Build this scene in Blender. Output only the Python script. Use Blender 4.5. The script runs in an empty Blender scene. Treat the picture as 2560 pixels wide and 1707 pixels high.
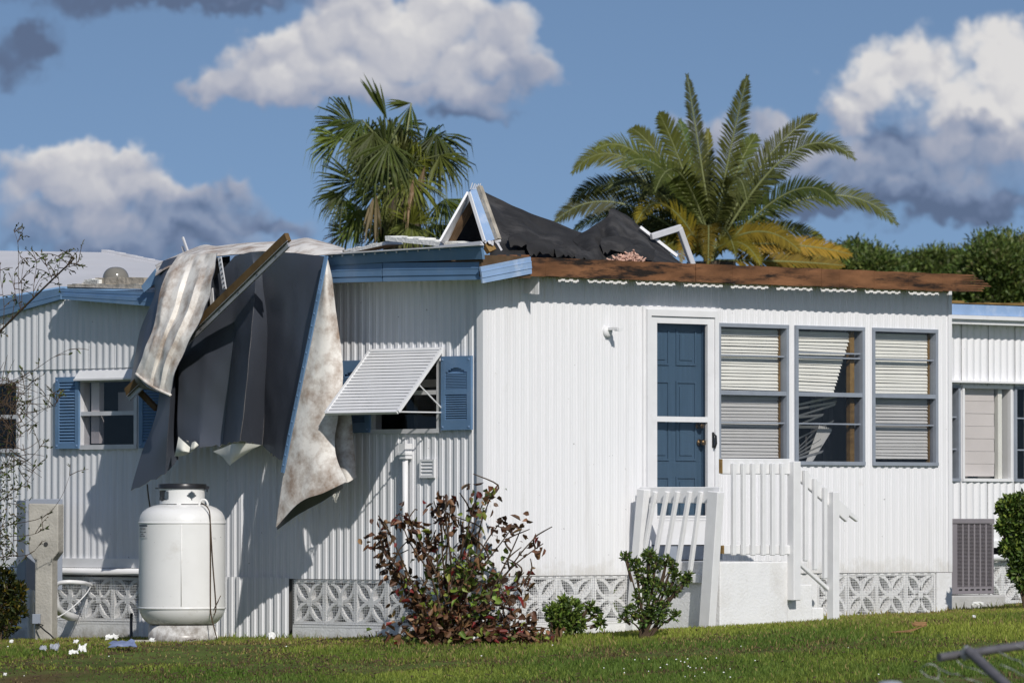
import bpy, math, random
import numpy as np
from mathutils import Vector, Matrix, noise as mnoise
rnd = random.Random(7)
sc = bpy.context.scene
COL = sc.collection

# ------------------------------------------------------------------ camera
FPX, CX, CY, HZ = 15675.0, 1280.0, 853.5, 1290.0      # focal length and frame in photo pixels
CAMH = 1.09
TILT = math.atan((HZ - CY) / FPX)
cam = bpy.data.cameras.new('camera')
camo = bpy.data.objects.new('camera', cam); COL.objects.link(camo)
camo.location = (0, 0, CAMH)
camo.rotation_euler = (math.pi / 2 + TILT, 0, 0)
cam.sensor_width = 36.0
cam.lens = 36.0 * FPX / 2560.0
cam.clip_start = 0.5; cam.clip_end = 5000
cam.dof.use_dof = True
cam.dof.focus_distance = 57.6
cam.dof.aperture_fstop = 5.6
sc.camera = camo

# ------------------------------------------------------------------ light
SUN = Vector((0.264, -0.762, 0.592)).normalized()      # towards the sun
sl = bpy.data.lights.new('sun', 'SUN')
sl.energy = 3.6; sl.angle = math.radians(0.53); sl.color = (1.0, 0.955, 0.89)
so = bpy.data.objects.new('sun', sl); COL.objects.link(so)
so.rotation_euler = (-SUN).to_track_quat('-Z', 'Y').to_euler()
so.location = (8, -20, 30)

sc.view_settings.view_transform = 'Standard'
sc.view_settings.look = 'None'
sc.view_settings.exposure = 0.0
sc.view_settings.gamma = 1.0
sc.view_settings.use_curve_mapping = False
try:
    sc.cycles.use_denoising = True
    sc.cycles.denoiser = 'OPENIMAGEDENOISE'
    sc.cycles.denoising_prefilter = 'ACCURATE'
    sc.cycles.max_bounces = 6
    sc.cycles.transparent_max_bounces = 16
    sc.cycles.caustics_reflective = False
    sc.cycles.caustics_refractive = False
except Exception:
    pass

# ------------------------------------------------------------------ sky with cumulus clouds
world = bpy.data.worlds.new('World'); sc.world = world
world.use_nodes = True
WN = world.node_tree.nodes; WL = world.node_tree.links
WN.clear()
def wnode(t, **kw):
    n = WN.new(t)
    for k, v in kw.items(): setattr(n, k, v)
    return n
def put(sock, v):
    if isinstance(v, bpy.types.NodeSocket): WL.new(v, sock)
    else: sock.default_value = v
def mth(op, a, b=0.0, c=0.0, clamp=False):
    n = wnode('ShaderNodeMath', operation=op); n.use_clamp = clamp
    put(n.inputs[0], a); put(n.inputs[1], b)
    if op in ('MULTIPLY_ADD', 'SMOOTH_MAX', 'SMOOTH_MIN'): put(n.inputs[2], c)
    return n.outputs[0]
def sstep(x, lo, hi):
    n = wnode('ShaderNodeMapRange', interpolation_type='SMOOTHSTEP')
    put(n.inputs[0], x); n.inputs[1].default_value = lo; n.inputs[2].default_value = hi
    return n.outputs[0]
def vmth(op, a, b=None):
    n = wnode('ShaderNodeVectorMath', operation=op)
    put(n.inputs[0], a)
    if b is not None: put(n.inputs[1], b)
    return n.outputs['Value'] if op in ('DOT_PRODUCT', 'LENGTH') else n.outputs[0]
def comb(x, y, z):
    n = wnode('ShaderNodeCombineXYZ'); put(n.inputs[0], x); put(n.inputs[1], y); put(n.inputs[2], z)
    return n.outputs[0]
def wnoise(vec, scale, detail, rough=0.55):
    n = wnode('ShaderNodeTexNoise', noise_dimensions='2D'); put(n.inputs['Vector'], vec)
    n.inputs['Scale'].default_value = scale; n.inputs['Detail'].default_value = detail
    n.inputs['Roughness'].default_value = rough
    return n
def cmix(f, a, b):
    n = wnode('ShaderNodeMix', data_type='RGBA'); put(n.inputs[0], f); put(n.inputs[6], a); put(n.inputs[7], b)
    return n.outputs[2]

def build_sky():
    tc = wnode('ShaderNodeTexCoord')
    d = tc.outputs['Generated']
    sep = wnode('ShaderNodeSeparateXYZ'); WL.new(d, sep.inputs[0])
    x, y, z = sep.outputs
    # clear sky: nishita read a little higher than the true horizon (clean blue down to the roofs)
    zl = mth('MULTIPLY_ADD', z, 2.2, SKY_LIFT)
    sky = wnode('ShaderNodeTexSky', sky_type='NISHITA', sun_disc=False)
    sky.sun_elevation = math.asin(SUN.z)
    sky.sun_rotation = math.atan2(SUN.x, SUN.y)
    sky.air_density = 1.0; sky.dust_density = 0.6; sky.ozone_density = 2.0
    WL.new(vmth('NORMALIZE', comb(x, y, mth('MAXIMUM', zl, 0.02))), sky.inputs[0])
    hsv = wnode('ShaderNodeHueSaturation'); WL.new(sky.outputs[0], hsv.inputs['Color'])
    hsv.inputs['Saturation'].default_value = SKY_SAT; hsv.inputs['Value'].default_value = SKY_VAL
    skyc = hsv.outputs[0]
    # direction on a tangent plane to the north, in units of 100 photo pixels
    ys = mth('MAXIMUM', y, 0.05)
    X = mth('MULTIPLY', mth('DIVIDE', x, ys), FPX / 100); Y = mth('MULTIPLY', mth('DIVIDE', z, ys), FPX / 100)
    q0 = comb(X, Y, 0.0)
    n1 = wnoise(q0, 0.55, 4, 0.58); n2 = wnoise(q0, 1.7, 5, 0.6)
    off = vmth('SCALE', vmth('SUBTRACT', n1.outputs['Color'], (0.5, 0.5, 0.5)))
    off.node.inputs['Scale'].default_value = 1.5
    off2 = vmth('SCALE', vmth('SUBTRACT', n2.outputs['Color'], (0.5, 0.5, 0.5)))
    off2.node.inputs['Scale'].default_value = 0.62
    q = vmth('MULTIPLY', vmth('ADD', q0, vmth('ADD', off, off2)), (1, 1, 0))
    # lobes: px, py, rx, ry (photo px), brightness
    lobes = [
        (820, 60, 105, 75, 1.0), (960, 65, 110, 80, 1.0), (1110, 15, 110, 85, 1.02), (1260, 60, 95, 80, .9), (890, 10, 80, 50, .95),
        (700, 120, 130, 70, 1.0), (610, 175, 110, 60, .9), (540, 222, 95, 38, .7), (850, 165, 170, 75, .92), (1080, 140, 170, 90, .95),
        (1250, 150, 130, 80, .85), (1340, 190, 80, 55, .62), (760, 225, 200, 36, .72), (1000, 232, 230, 38, .70), (1210, 235, 150, 36, .55),
        (1190, 282, 150, 24, .28),
        (2270, 140, 120, 75, 1.15), (2180, 215, 110, 75, 1.1), (2370, 215, 130, 90, 1.2), (2490, 110, 110, 85, 1.2), (2560, 180, 120, 120, 1.2),
        (2460, 300, 140, 80, 1.1), (2120, 290, 70, 60, .85), (2250, 335, 120, 62, .22), (2430, 320, 70, 45, .25), (2330, 385, 220, 60, .65), (2520, 390, 160, 70, .6),
        (2100, 400, 150, 60, .62), (1930, 330, 120, 50, .55), (1760, 330, 120, 50, .62), (1860, 400, 200, 60, .52), (2250, 455, 270, 50, .42),
        (2250, 515, 330, 48, .20), (2480, 505, 220, 50, .18), (2050, 520, 170, 36, .22),
        (90, 420, 120, 60, .92), (230, 405, 110, 55, 1.0), (330, 425, 90, 55, .92), (150, 480, 180, 70, .8), (330, 490, 150, 55, .78), (430, 510, 110, 50, .6),
        (570, 465, 55, 40, .55), (560, 520, 130, 45, .42), (200, 560, 260, 50, .50), (480, 575, 240, 40, .38), (700, 560, 120, 40, .30), (350, 620, 420, 36, .30),
        (30, 135, 110, 75, -.15), (100, 95, 62, 60, -.12), (250, -8, 400, 48, .02), (560, -10, 320, 36, .16), (900, -60, 200, 40, .5),
    ]
    sumW = 0.0; sumL = 0.0
    for (px, py, rx, ry, br) in lobes:
        sx, sy = 100 / rx * .78, 100 / ry * .78
        n = wnode('ShaderNodeVectorMath', operation='MULTIPLY_ADD'); put(n.inputs[0], q)
        n.inputs[1].default_value = (sx, sy, 0); n.inputs[2].default_value = (-(px - 1280) / 100 * sx, -(1290 - py) / 100 * sy, br - 0.16)
        p = n.outputs[0]
        w = mth('SUBTRACT', 1.0 + (br - 0.16) ** 2, vmth('DOT_PRODUCT', p, p), clamp=True)
        w2 = mth('MULTIPLY', w, w)
        li = vmth('DOT_PRODUCT', p, (0.16, 0.30, 1.0))
        sumL = mth('MULTIPLY_ADD', w2, li, sumL)
        sumW = mth('ADD', sumW, w2)
    L = mth('DIVIDE', sumL, mth('MAXIMUM', sumW, 0.001))
    fine = wnoise(q, 1.1, 6, 0.6)
    # cauliflower relief: rounded cells at two sizes, lit from the upper right
    def puff(v):
        n = wnode('ShaderNodeTexNoise', noise_dimensions='2D', noise_type='RIDGED_MULTIFRACTAL'); put(n.inputs['Vector'], v)
        n.inputs['Scale'].default_value = 0.52; n.inputs['Detail'].default_value = 3.0; n.inputs['Roughness'].default_value = 0.5
        n.inputs['Offset'].default_value = 1.0; n.inputs['Gain'].default_value = 1.2
        return mth('SUBTRACT', 1.0, mth('MULTIPLY', n.outputs['Fac'], 0.62))
    qd = vmth('ADD', q0, vmth('ADD', vmth('MULTIPLY', off, (.35, .35, 0)), vmth('MULTIPLY', off2, (.5, .5, 0))))
    p0 = puff(qd); p1 = puff(vmth('ADD', qd, (0.09, 0.22, 0.0)))
    rel = mth('SUBTRACT', p0, p1)
    Lr = mth('MULTIPLY_ADD', rel, PUFF_REL, mth('MULTIPLY_ADD', mth('SUBTRACT', fine.outputs['Fac'], 0.5), 0.34, L))
    Ld = mth('MULTIPLY_ADD', mth('SUBTRACT', p0, 0.55), PUFF_TOP, Lr)
    dens = mth('MULTIPLY_ADD', mth('SUBTRACT', p0, 0.58), 0.55, mth('MULTIPLY_ADD', mth('SUBTRACT', n2.outputs['Fac'], 0.5), 0.30, sumW))
    # crisp tops, soft bases: the brighter a part the harder its rim
    soft = sstep(dens, -0.12, 0.95); crisp = sstep(dens, -0.04, 0.78); k_ = sstep(L, 0.35, 0.85)
    a1 = mth('MULTIPLY', mth('MULTIPLY', sstep(sumW, 0.0, 0.10), mth('GREATER_THAN', y, 0.06)), mth('MULTIPLY_ADD', mth('SUBTRACT', crisp, soft), k_, soft))
    # the rest of the dome: the same kind of broken cumulus
    zz = mth('ADD', mth('MAXIMUM', z, 0.0), 0.12)
    g = comb(mth('DIVIDE', x, zz), mth('DIVIDE', y, zz), 0.0)
    gn = wnoise(g, 0.9, 6, 0.55)
    ga = mth('MULTIPLY', sstep(gn.outputs['Fac'], 0.56, 0.70), sstep(z, 0.0, 0.10))
    inframe = mth('MULTIPLY', mth('MULTIPLY', sstep(mth('ABSOLUTE', X), 24, 15), sstep(Y, 22, 14)), mth('GREATER_THAN', y, 0.06))
    a2 = mth('MULTIPLY', ga, mth('SUBTRACT', 1.0, inframe))
    K = 10.0
    ramp = wnode('ShaderNodeValToRGB'); WL.new(Ld, ramp.inputs[0])
    e = ramp.color_ramp.elements
    e[0].position = 0.0; e[0].color = (0.105, 0.145, 0.240, 1)
    e[1].position = 1.0; e[1].color = (0.76, 0.74, 0.725, 1)
    for pos, c in ((0.12, (0.155, 0.205, 0.325)), (0.28, (0.235, 0.290, 0.415)), (0.52, (0.37, 0.395, 0.485)), (0.78, (0.55, 0.55, 0.59))):
        k = e.new(pos); k.color = (*c, 1)
    kc = vmth('SCALE', ramp.outputs[0]); kc.node.inputs['Scale'].default_value = K * CLOUD_GAIN
    c1 = cmix(mth('MULTIPLY', a1, 0.93), skyc, kc)
    c2 = cmix(mth('MULTIPLY', a2, 0.8), c1, (4.2, 4.2, 4.7, 1))
    bg = wnode('ShaderNodeBackground'); bg.inputs[1].default_value = SKY_STR
    WL.new(c2, bg.inputs[0])
    out = wnode('ShaderNodeOutputWorld'); WL.new(bg.outputs[0], out.inputs[0])
PUFF_REL, PUFF_TOP = 0.24, 0.16
SKY_LIFT, SKY_SAT, SKY_VAL, SKY_STR, CLOUD_GAIN = 0.20, 1.02, 1.0, 0.10, 1.0
build_sky()
try:
    world.cycles.sampling_method = 'NONE'
except Exception:
    pass

# ------------------------------------------------------------------ materials
def mat(name, color, rough=0.6, spec=0.4, metal=0.0, var=0.0, vscale=6.0, stain=None, stain_amt=0.0, stain_scale=2.0,
        streak=False, bump=0.0, bscale=60.0, attr=None, trans=0.0, stretch=(1, 1, 1), stain_lo=.5, stain_hi=.72, speck=0.0, rust=None):
    m = bpy.data.materials.new(name); m.use_nodes = True
    nt = m.node_tree; N = nt.nodes; Lk = nt.links
    b = N['Principled BSDF']
    b.inputs['Roughness'].default_value = rough
    b.inputs['Metallic'].default_value = metal
    b.inputs['Specular IOR Level'].default_value = spec
    b.inputs['Base Color'].default_value = (*color, 1)
    geo = N.new('ShaderNodeNewGeometry')
    mp = N.new('ShaderNodeMapping'); Lk.new(geo.outputs['Position'], mp.inputs[0])
    mp.inputs['Scale'].default_value = (7, 7, 0.35) if streak else stretch
    cur = None
    if attr:
        at = N.new('ShaderNodeAttribute'); at.attribute_name = attr; cur = at.outputs['Color']
    if var > 0:
        n = N.new('ShaderNodeTexNoise'); n.inputs['Scale'].default_value = vscale; n.inputs['Detail'].default_value = 5
        Lk.new(mp.outputs[0], n.inputs['Vector'])
        mr = N.new('ShaderNodeMapRange'); Lk.new(n.outputs['Fac'], mr.inputs[0])
        mr.inputs[1].default_value = 0.3; mr.inputs[2].default_value = 0.7
        mr.inputs[3].default_value = 1 - var; mr.inputs[4].default_value = 1 + var * 0.5
        vm = N.new('ShaderNodeVectorMath'); vm.operation = 'SCALE'; Lk.new(mr.outputs[0], vm.inputs['Scale'])
        if cur is None: vm.inputs[0].default_value = color
        else: Lk.new(cur, vm.inputs[0])
        cur = vm.outputs[0]
    if stain:
        n = N.new('ShaderNodeTexNoise'); n.inputs['Scale'].default_value = stain_scale; n.inputs['Detail'].default_value = 8
        n.inputs['Roughness'].default_value = 0.68
        Lk.new(mp.outputs[0], n.inputs['Vector'])
        mr = N.new('ShaderNodeMapRange'); Lk.new(n.outputs['Fac'], mr.inputs[0])
        mr.inputs[1].default_value = stain_lo; mr.inputs[2].default_value = stain_hi; mr.inputs[4].default_value = stain_amt
        mx = N.new('ShaderNodeMix'); mx.data_type = 'RGBA'; Lk.new(mr.outputs[0], mx.inputs[0])
        if cur is None: mx.inputs[6].default_value = (*color, 1)
        else: Lk.new(cur, mx.inputs[6])
        mx.inputs[7].default_value = (*stain, 1); cur = mx.outputs[2]
    if speck > 0:          # sparse dark scuffs and grit
        n = N.new('ShaderNodeTexNoise'); n.inputs['Scale'].default_value = 22; n.inputs['Detail'].default_value = 3
        Lk.new(geo.outputs['Position'], n.inputs['Vector'])
        mr = N.new('ShaderNodeMapRange'); Lk.new(n.outputs['Fac'], mr.inputs[0])
        mr.inputs[1].default_value = .735; mr.inputs[2].default_value = .76; mr.inputs[4].default_value = speck
        mx = N.new('ShaderNodeMix'); mx.data_type = 'RGBA'; Lk.new(mr.outputs[0], mx.inputs[0])
        if cur is None: mx.inputs[6].default_value = (*color, 1)
        else: Lk.new(cur, mx.inputs[6])
        mx.inputs[7].default_value = (.12, .11, .10, 1); cur = mx.outputs[2]
    if rust:               # rust and mud stains with ragged tops, between two heights
        z0, z1, rc, amt = rust
        sx = N.new('ShaderNodeSeparateXYZ'); Lk.new(geo.outputs['Position'], sx.inputs[0])
        mr = N.new('ShaderNodeMapRange'); Lk.new(sx.outputs[2], mr.inputs[0]); mr.inputs[1].default_value = z1; mr.inputs[2].default_value = z0
        n = N.new('ShaderNodeTexNoise'); n.inputs['Scale'].default_value = 7; n.inputs['Detail'].default_value = 7; n.inputs['Roughness'].default_value = .7
        Lk.new(geo.outputs['Position'], n.inputs['Vector'])
        ad = N.new('ShaderNodeMath'); ad.operation = 'MULTIPLY_ADD'; Lk.new(mr.outputs[0], ad.inputs[0]); ad.inputs[1].default_value = .42; Lk.new(n.outputs['Fac'], ad.inputs[2])
        m2 = N.new('ShaderNodeMapRange'); Lk.new(ad.outputs[0], m2.inputs[0]); m2.inputs[1].default_value = .62; m2.inputs[2].default_value = .86; m2.inputs[4].default_value = amt
        mx = N.new('ShaderNodeMix'); mx.data_type = 'RGBA'; Lk.new(m2.outputs[0], mx.inputs[0])
        if cur is None: mx.inputs[6].default_value = (*color, 1)
        else: Lk.new(cur, mx.inputs[6])
        mx.inputs[7].default_value = (*rc, 1); cur = mx.outputs[2]
    if cur is not None: Lk.new(cur, b.inputs['Base Color'])
    if bump > 0:
        n = N.new('ShaderNodeTexNoise'); n.inputs['Scale'].default_value = bscale; n.inputs['Detail'].default_value = 4
        Lk.new(geo.outputs['Position'], n.inputs['Vector'])
        bp = N.new('ShaderNodeBump'); bp.inputs['Strength'].default_value = bump; bp.inputs['Distance'].default_value = 0.02
        Lk.new(n.outputs['Fac'], bp.inputs['Height']); Lk.new(bp.outputs[0], b.inputs['Normal'])
    if trans > 0:
        tr = N.new('ShaderNodeBsdfTranslucent')
        ms = N.new('ShaderNodeMixShader'); ms.inputs[0].default_value = trans
        if cur is not None: Lk.new(cur, tr.inputs[0])
        else: tr.inputs[0].default_value = (*color, 1)
        Lk.new(b.outputs[0], ms.inputs[1]); Lk.new(tr.outputs[0], ms.inputs[2])
        Lk.new(ms.outputs[0], N['Material Output'].inputs[0])
    return m
def glass_mat(name, tint=(0.9, 0.93, 0.95), refl=0.09):
    m = bpy.data.materials.new(name); m.use_nodes = True
    N = m.node_tree.nodes; Lk = m.node_tree.links; N.clear()
    t = N.new('ShaderNodeBsdfTransparent'); t.inputs[0].default_value = (*tint, 1)
    g = N.new('ShaderNodeBsdfGlossy'); g.inputs['Roughness'].default_value = 0.03
    fr = N.new('ShaderNodeLayerWeight'); fr.inputs[0].default_value = 0.5
    pw = N.new('ShaderNodeMath'); pw.operation = 'POWER'; pw.inputs[1].default_value = 5; Lk.new(fr.outputs['Facing'], pw.inputs[0])
    ad = N.new('ShaderNodeMath'); ad.operation = 'ADD'; ad.inputs[1].default_value = refl * .5; Lk.new(pw.outputs[0], ad.inputs[0])
    mx = N.new('ShaderNodeMixShader'); Lk.new(ad.outputs[0], mx.inputs[0])
    Lk.new(t.outputs[0], mx.inputs[1]); Lk.new(g.outputs[0], mx.inputs[2])
    o = N.new('ShaderNodeOutputMaterial'); Lk.new(mx.outputs[0], o.inputs[0])
    return m
M = {}
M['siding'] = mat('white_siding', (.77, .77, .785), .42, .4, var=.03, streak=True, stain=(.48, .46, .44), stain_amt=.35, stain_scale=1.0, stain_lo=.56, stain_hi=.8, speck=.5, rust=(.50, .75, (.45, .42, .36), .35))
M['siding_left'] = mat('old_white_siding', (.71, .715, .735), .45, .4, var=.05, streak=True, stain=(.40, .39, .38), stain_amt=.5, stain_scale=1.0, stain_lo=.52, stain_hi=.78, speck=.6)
M['white'] = mat('white_paint', (.76, .76, .77), .45, .4, var=.05, stain=(.4, .38, .35), stain_amt=.35, stain_scale=5, stain_lo=.58, stain_hi=.8)
M['rail'] = mat('white_rail_paint', (.74, .74, .745), .5, .35, var=.05, vscale=9, stain=(.10, .085, .06), stain_amt=.75, stain_scale=26, stain_lo=.70, stain_hi=.78)
M['masonry'] = mat('white_masonry_paint', (.78, .78, .785), .75, .25, var=.05, vscale=5, stain=(.46, .43, .38), stain_amt=.45, stain_scale=2.5, rust=(-.12, .08, (.24, .21, .15), .55), bump=.25, bscale=45)
M['masonry_grey'] = mat('grey_masonry', (.50, .49, .48), .85, .2, var=.15, stain=(.28, .26, .23), stain_amt=.5, stain_scale=3, bump=.3, bscale=40)
M['blue'] = mat('blue_paint', (.125, .225, .375), .42, .45, var=.10, vscale=4, stain=(.24, .32, .43), stain_amt=.4, stain_scale=3)
M['blue_pale'] = mat('faded_blue_paint', (.26, .38, .58), .45, .45, var=.1, vscale=5, stain=(.62, .66, .72), stain_amt=.6, stain_scale=4)
M['door'] = mat('slate_blue_door', (.062, .108, .168), .38, .4, var=.12, streak=True)
M['grey_alu'] = mat('grey_aluminium', (.27, .30, .35), .42, .5, var=.1, vscale=8)
M['alu_pale'] = mat('pale_aluminium', (.60, .60, .62), .4, .5, var=.1, vscale=8)
M['slat'] = mat('cream_blind', (.80, .79, .74), .5, .3, var=.06, vscale=4)
M['shade'] = mat('white_shade', (.66, .61, .60), .8, .1, var=.06, vscale=3)
M['glass'] = glass_mat('window_glass', (.97, .97, .965), .04)
M['glass_dark'] = glass_mat('insect_screen_glass', (.87, .87, .88), .04)
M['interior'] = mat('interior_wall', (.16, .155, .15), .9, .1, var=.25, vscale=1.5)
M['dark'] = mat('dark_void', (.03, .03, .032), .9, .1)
M['felt'] = mat('black_roofing_felt', (.032, .031, .031), .75, .25, var=.35, vscale=5, stain=(.10, .095, .092), stain_amt=.8, stain_scale=2.2, bump=.5, bscale=14)  # grey stain lightened so sunlit streaks are painted into the felt colour
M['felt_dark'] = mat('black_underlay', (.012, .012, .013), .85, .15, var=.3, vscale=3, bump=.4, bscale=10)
M['beam'] = mat('weathered_brown_beam', (.195, .090, .042), .7, .25, var=.5, vscale=2.2, stretch=(1, 1, 6), stain=(.012, .010, .009), stain_amt=.97, stain_scale=1.4, stain_lo=.50, stain_hi=.62, bump=.25, bscale=30)
M['wood'] = mat('raw_wood', (.24, .15, .055), .75, .2, var=.3, vscale=8, stretch=(1, 1, 3), stain=(.08, .045, .02), stain_amt=.6, stain_scale=5)
M['wood_dark'] = mat('old_wood', (.11, .07, .04), .8, .2, var=.35, vscale=7)
M['galv'] = mat('galvanised_metal', (.50, .50, .52), .38, .5, .55, var=.15, vscale=10)
M['membrane'] = mat('grey_membrane_underside', (.062, .070, .090), .40, 1.0, var=.10, vscale=2.5, bump=.04, bscale=60)
M['membrane_top'] = mat('dirty_white_membrane', (.80, .765, .715), .6, .3, var=.08, vscale=4, stain=(.27, .185, .13), stain_amt=.88, stain_scale=3.8, stain_lo=.42, stain_hi=.64, bump=.12, bscale=25)
M['membrane_cream'] = mat('clean_membrane_edge', (.74, .73, .66), .6, .3, var=.08, vscale=6)
M['roof_white'] = mat('white_roof_coating', (.62, .62, .645), .6, .3, var=.08, vscale=1.5, stain=(.5, .48, .47), stain_amt=.5, stain_scale=3)
M['foam'] = mat('white_foam', (.78, .78, .75), .8, .2, var=.12, vscale=12, bump=.5, bscale=40)
M['crust'] = mat('crumbling_mortar', (.42, .38, .32), .9, .1, var=.4, vscale=9, bump=.7, bscale=22)
M['dome'] = mat('smoked_dome', (.19, .18, .155), .12, .7, var=.05)
M['tank'] = mat('white_tank_enamel', (.76, .755, .74), .32, .5, var=.05, vscale=3, stain=(.42, .38, .31), stain_amt=.45, stain_scale=4, stain_lo=.6, stain_hi=.8, speck=.6, rust=(-.12, .20, (.13, .095, .065), .72))
M['black'] = mat('black_plastic', (.018, .018, .02), .3, .5)
M['brass'] = mat('aged_brass', (.16, .10, .045), .3, .5, .8)
M['concrete'] = mat('weathered_concrete', (.43, .41, .37), .9, .15, var=.2, vscale=4, stain=(.16, .14, .11), stain_amt=.6, stain_scale=14, stain_lo=.60, stain_hi=.72, bump=.35, bscale=40)
M['cabinet'] = mat('grey_painted_steel', (.27, .30, .36), .45, .45, var=.08, vscale=4)
M['ac'] = mat('taupe_steel', (.235, .215, .23), .48, .4, var=.08, vscale=4)
M['ac_dark'] = mat('dark_coil', (.10, .085, .095), .8, .2)
M['pvc'] = mat('white_pvc', (.76, .76, .77), .35, .4, var=.05, vscale=6)
M['soil'] = mat('lawn_soil', (.10, .135, .035), .95, .05, var=.35, vscale=2.0, stain=(.105, .07, .038), stain_amt=.85, stain_scale=.7, stain_lo=.50, stain_hi=.66, bump=.5, bscale=30)
M['grass'] = mat('grass_blades', (.1, .15, .03), .6, .2, attr='col', trans=.42)
M['leaf'] = mat('shrub_leaves', (.1, .15, .03), .45, .35, attr='col', trans=.25)
M['palm_leaf'] = mat('palm_leaves', (.1, .15, .03), .52, .22, attr='col', trans=.20)
M['bark'] = mat('twig_bark', (.085, .058, .038), .85, .2, var=.3, vscale=12)
M['trunk'] = mat('palm_trunk', (.10, .08, .06), .9, .15, var=.4, vscale=6, bump=.8, bscale=14)
M['wire'] = mat('grey_wire', (.42, .42, .43), .5, .5, .3)
M['screen'] = mat('painted_wire_mesh', (.74, .74, .74), .6, .3)
M['lath'] = mat('brown_stained_timber', (.135, .085, .036), .7, .25, var=.3, vscale=8, stain=(.05, .03, .015), stain_amt=.6, stain_scale=5)
M['crawl'] = mat('crawl_space_block', (.30, .30, .305), .9, .1, var=.2)
M['pipe_old'] = mat('weathered_galvanised_pipe', (.13, .125, .135), .5, .45, .2, var=.25, vscale=14, stain=(.22, .09, .04), stain_amt=.6, stain_scale=7, stain_lo=.62, stain_hi=.75)
M['pink'] = mat('pink_insulation', (.62, .40, .32), .95, .05, var=.3, vscale=14)
M['plastic_grey'] = mat('grey_plastic', (.30, .32, .36), .5, .4, var=.15, vscale=6)
M['plastic_blue'] = mat('slate_blue_plastic', (.16, .20, .33), .3, .5, var=.15, vscale=6)
M['dryleaf'] = mat('dry_palm_leaf', (.30, .17, .075), .8, .2, var=.3, vscale=9)
M['label'] = mat('label_paper', (.66, .66, .66), .6, .3)
M['ink'] = mat('label_ink', (.06, .06, .07), .6, .3)
M['tin'] = mat('black_void_metal', (.05, .05, .05), .6, .3)

# ------------------------------------------------------------------ projection helpers (photo pixel -> place)
def ray(px, py):
    a = (px - CX) / FPX; b = (CY - py) / FPX
    ct, st = math.cos(TILT), math.sin(TILT)
    return Vector((a, ct - b * st, st + b * ct))
O = Vector((0, 0, CAMH))
def at(px, py, Y):
    d = ray(px, py); return O + d * (Y / d.y)
CORNER = Vector(((1210 - 1280) / FPX * 57.0, 57.0, 0))
class Frame:
    def __init__(s, origin, ang):      # ang: direction of the wall's run, + recedes to the right
        s.o = origin.copy(); s.d = Vector((math.cos(ang), math.sin(ang), 0)); s.n = Vector((math.sin(ang), -math.cos(ang), 0))
        m = Matrix.Identity(4)
        for i, v in enumerate((s.d, -s.n, Vector((0, 0, 1)))):
            for k in range(3): m[k][i] = v[k]
        for k in range(3): m[k][3] = s.o[k]
        s.m = m
    def w(s, px, py, off=0.0):
        d = ray(px, py); t = (off - (O - s.o).dot(s.n)) / d.dot(s.n)
        return O + d * t
    def uz(s, px, py, off=0.0):
        p = s.w(px, py, off); return (p - s.o).dot(s.d), p.z
    def loc(s, px, py, off=0.0):
        u, z = s.uz(px, py, off); return Vector((u, -off, z))
    def p(s, u, off, z): return s.o + s.d * u + s.n * off + Vector((0, 0, z))
FL = Frame(CORNER, math.radians(-46.0))
FR = Frame(CORNER, math.radians(44.0))
I4 = Matrix.Identity(4)
def sm(a, b, x):
    t = min(1, max(0, (x - a) / (b - a))); return t * t * (3 - 2 * t)
def gz(x, y):
    xx = max(-9.0, min(9.0, x))
    f = y - 56.3
    slope = 0.0 if f > 0.6 else (0.06 * (f - 0.6))
    slope = max(slope, -0.62)
    return -0.025 + (0.043 if xx > 0 else 0.020) * xx + slope + 0.012 * mnoise.noise(Vector((x * .8, y * .8, 0)))
def ground_at(px, py):
    d = ray(px, py); lo, hi = 20.0, 90.0
    y = 45.0
    while y < 75:
        p = O + d * (y / d.y)
        if p.z < gz(p.x, p.y): break
        y += 0.05
    p = O + d * (y / d.y); p.z = gz(p.x, p.y); return p

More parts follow.
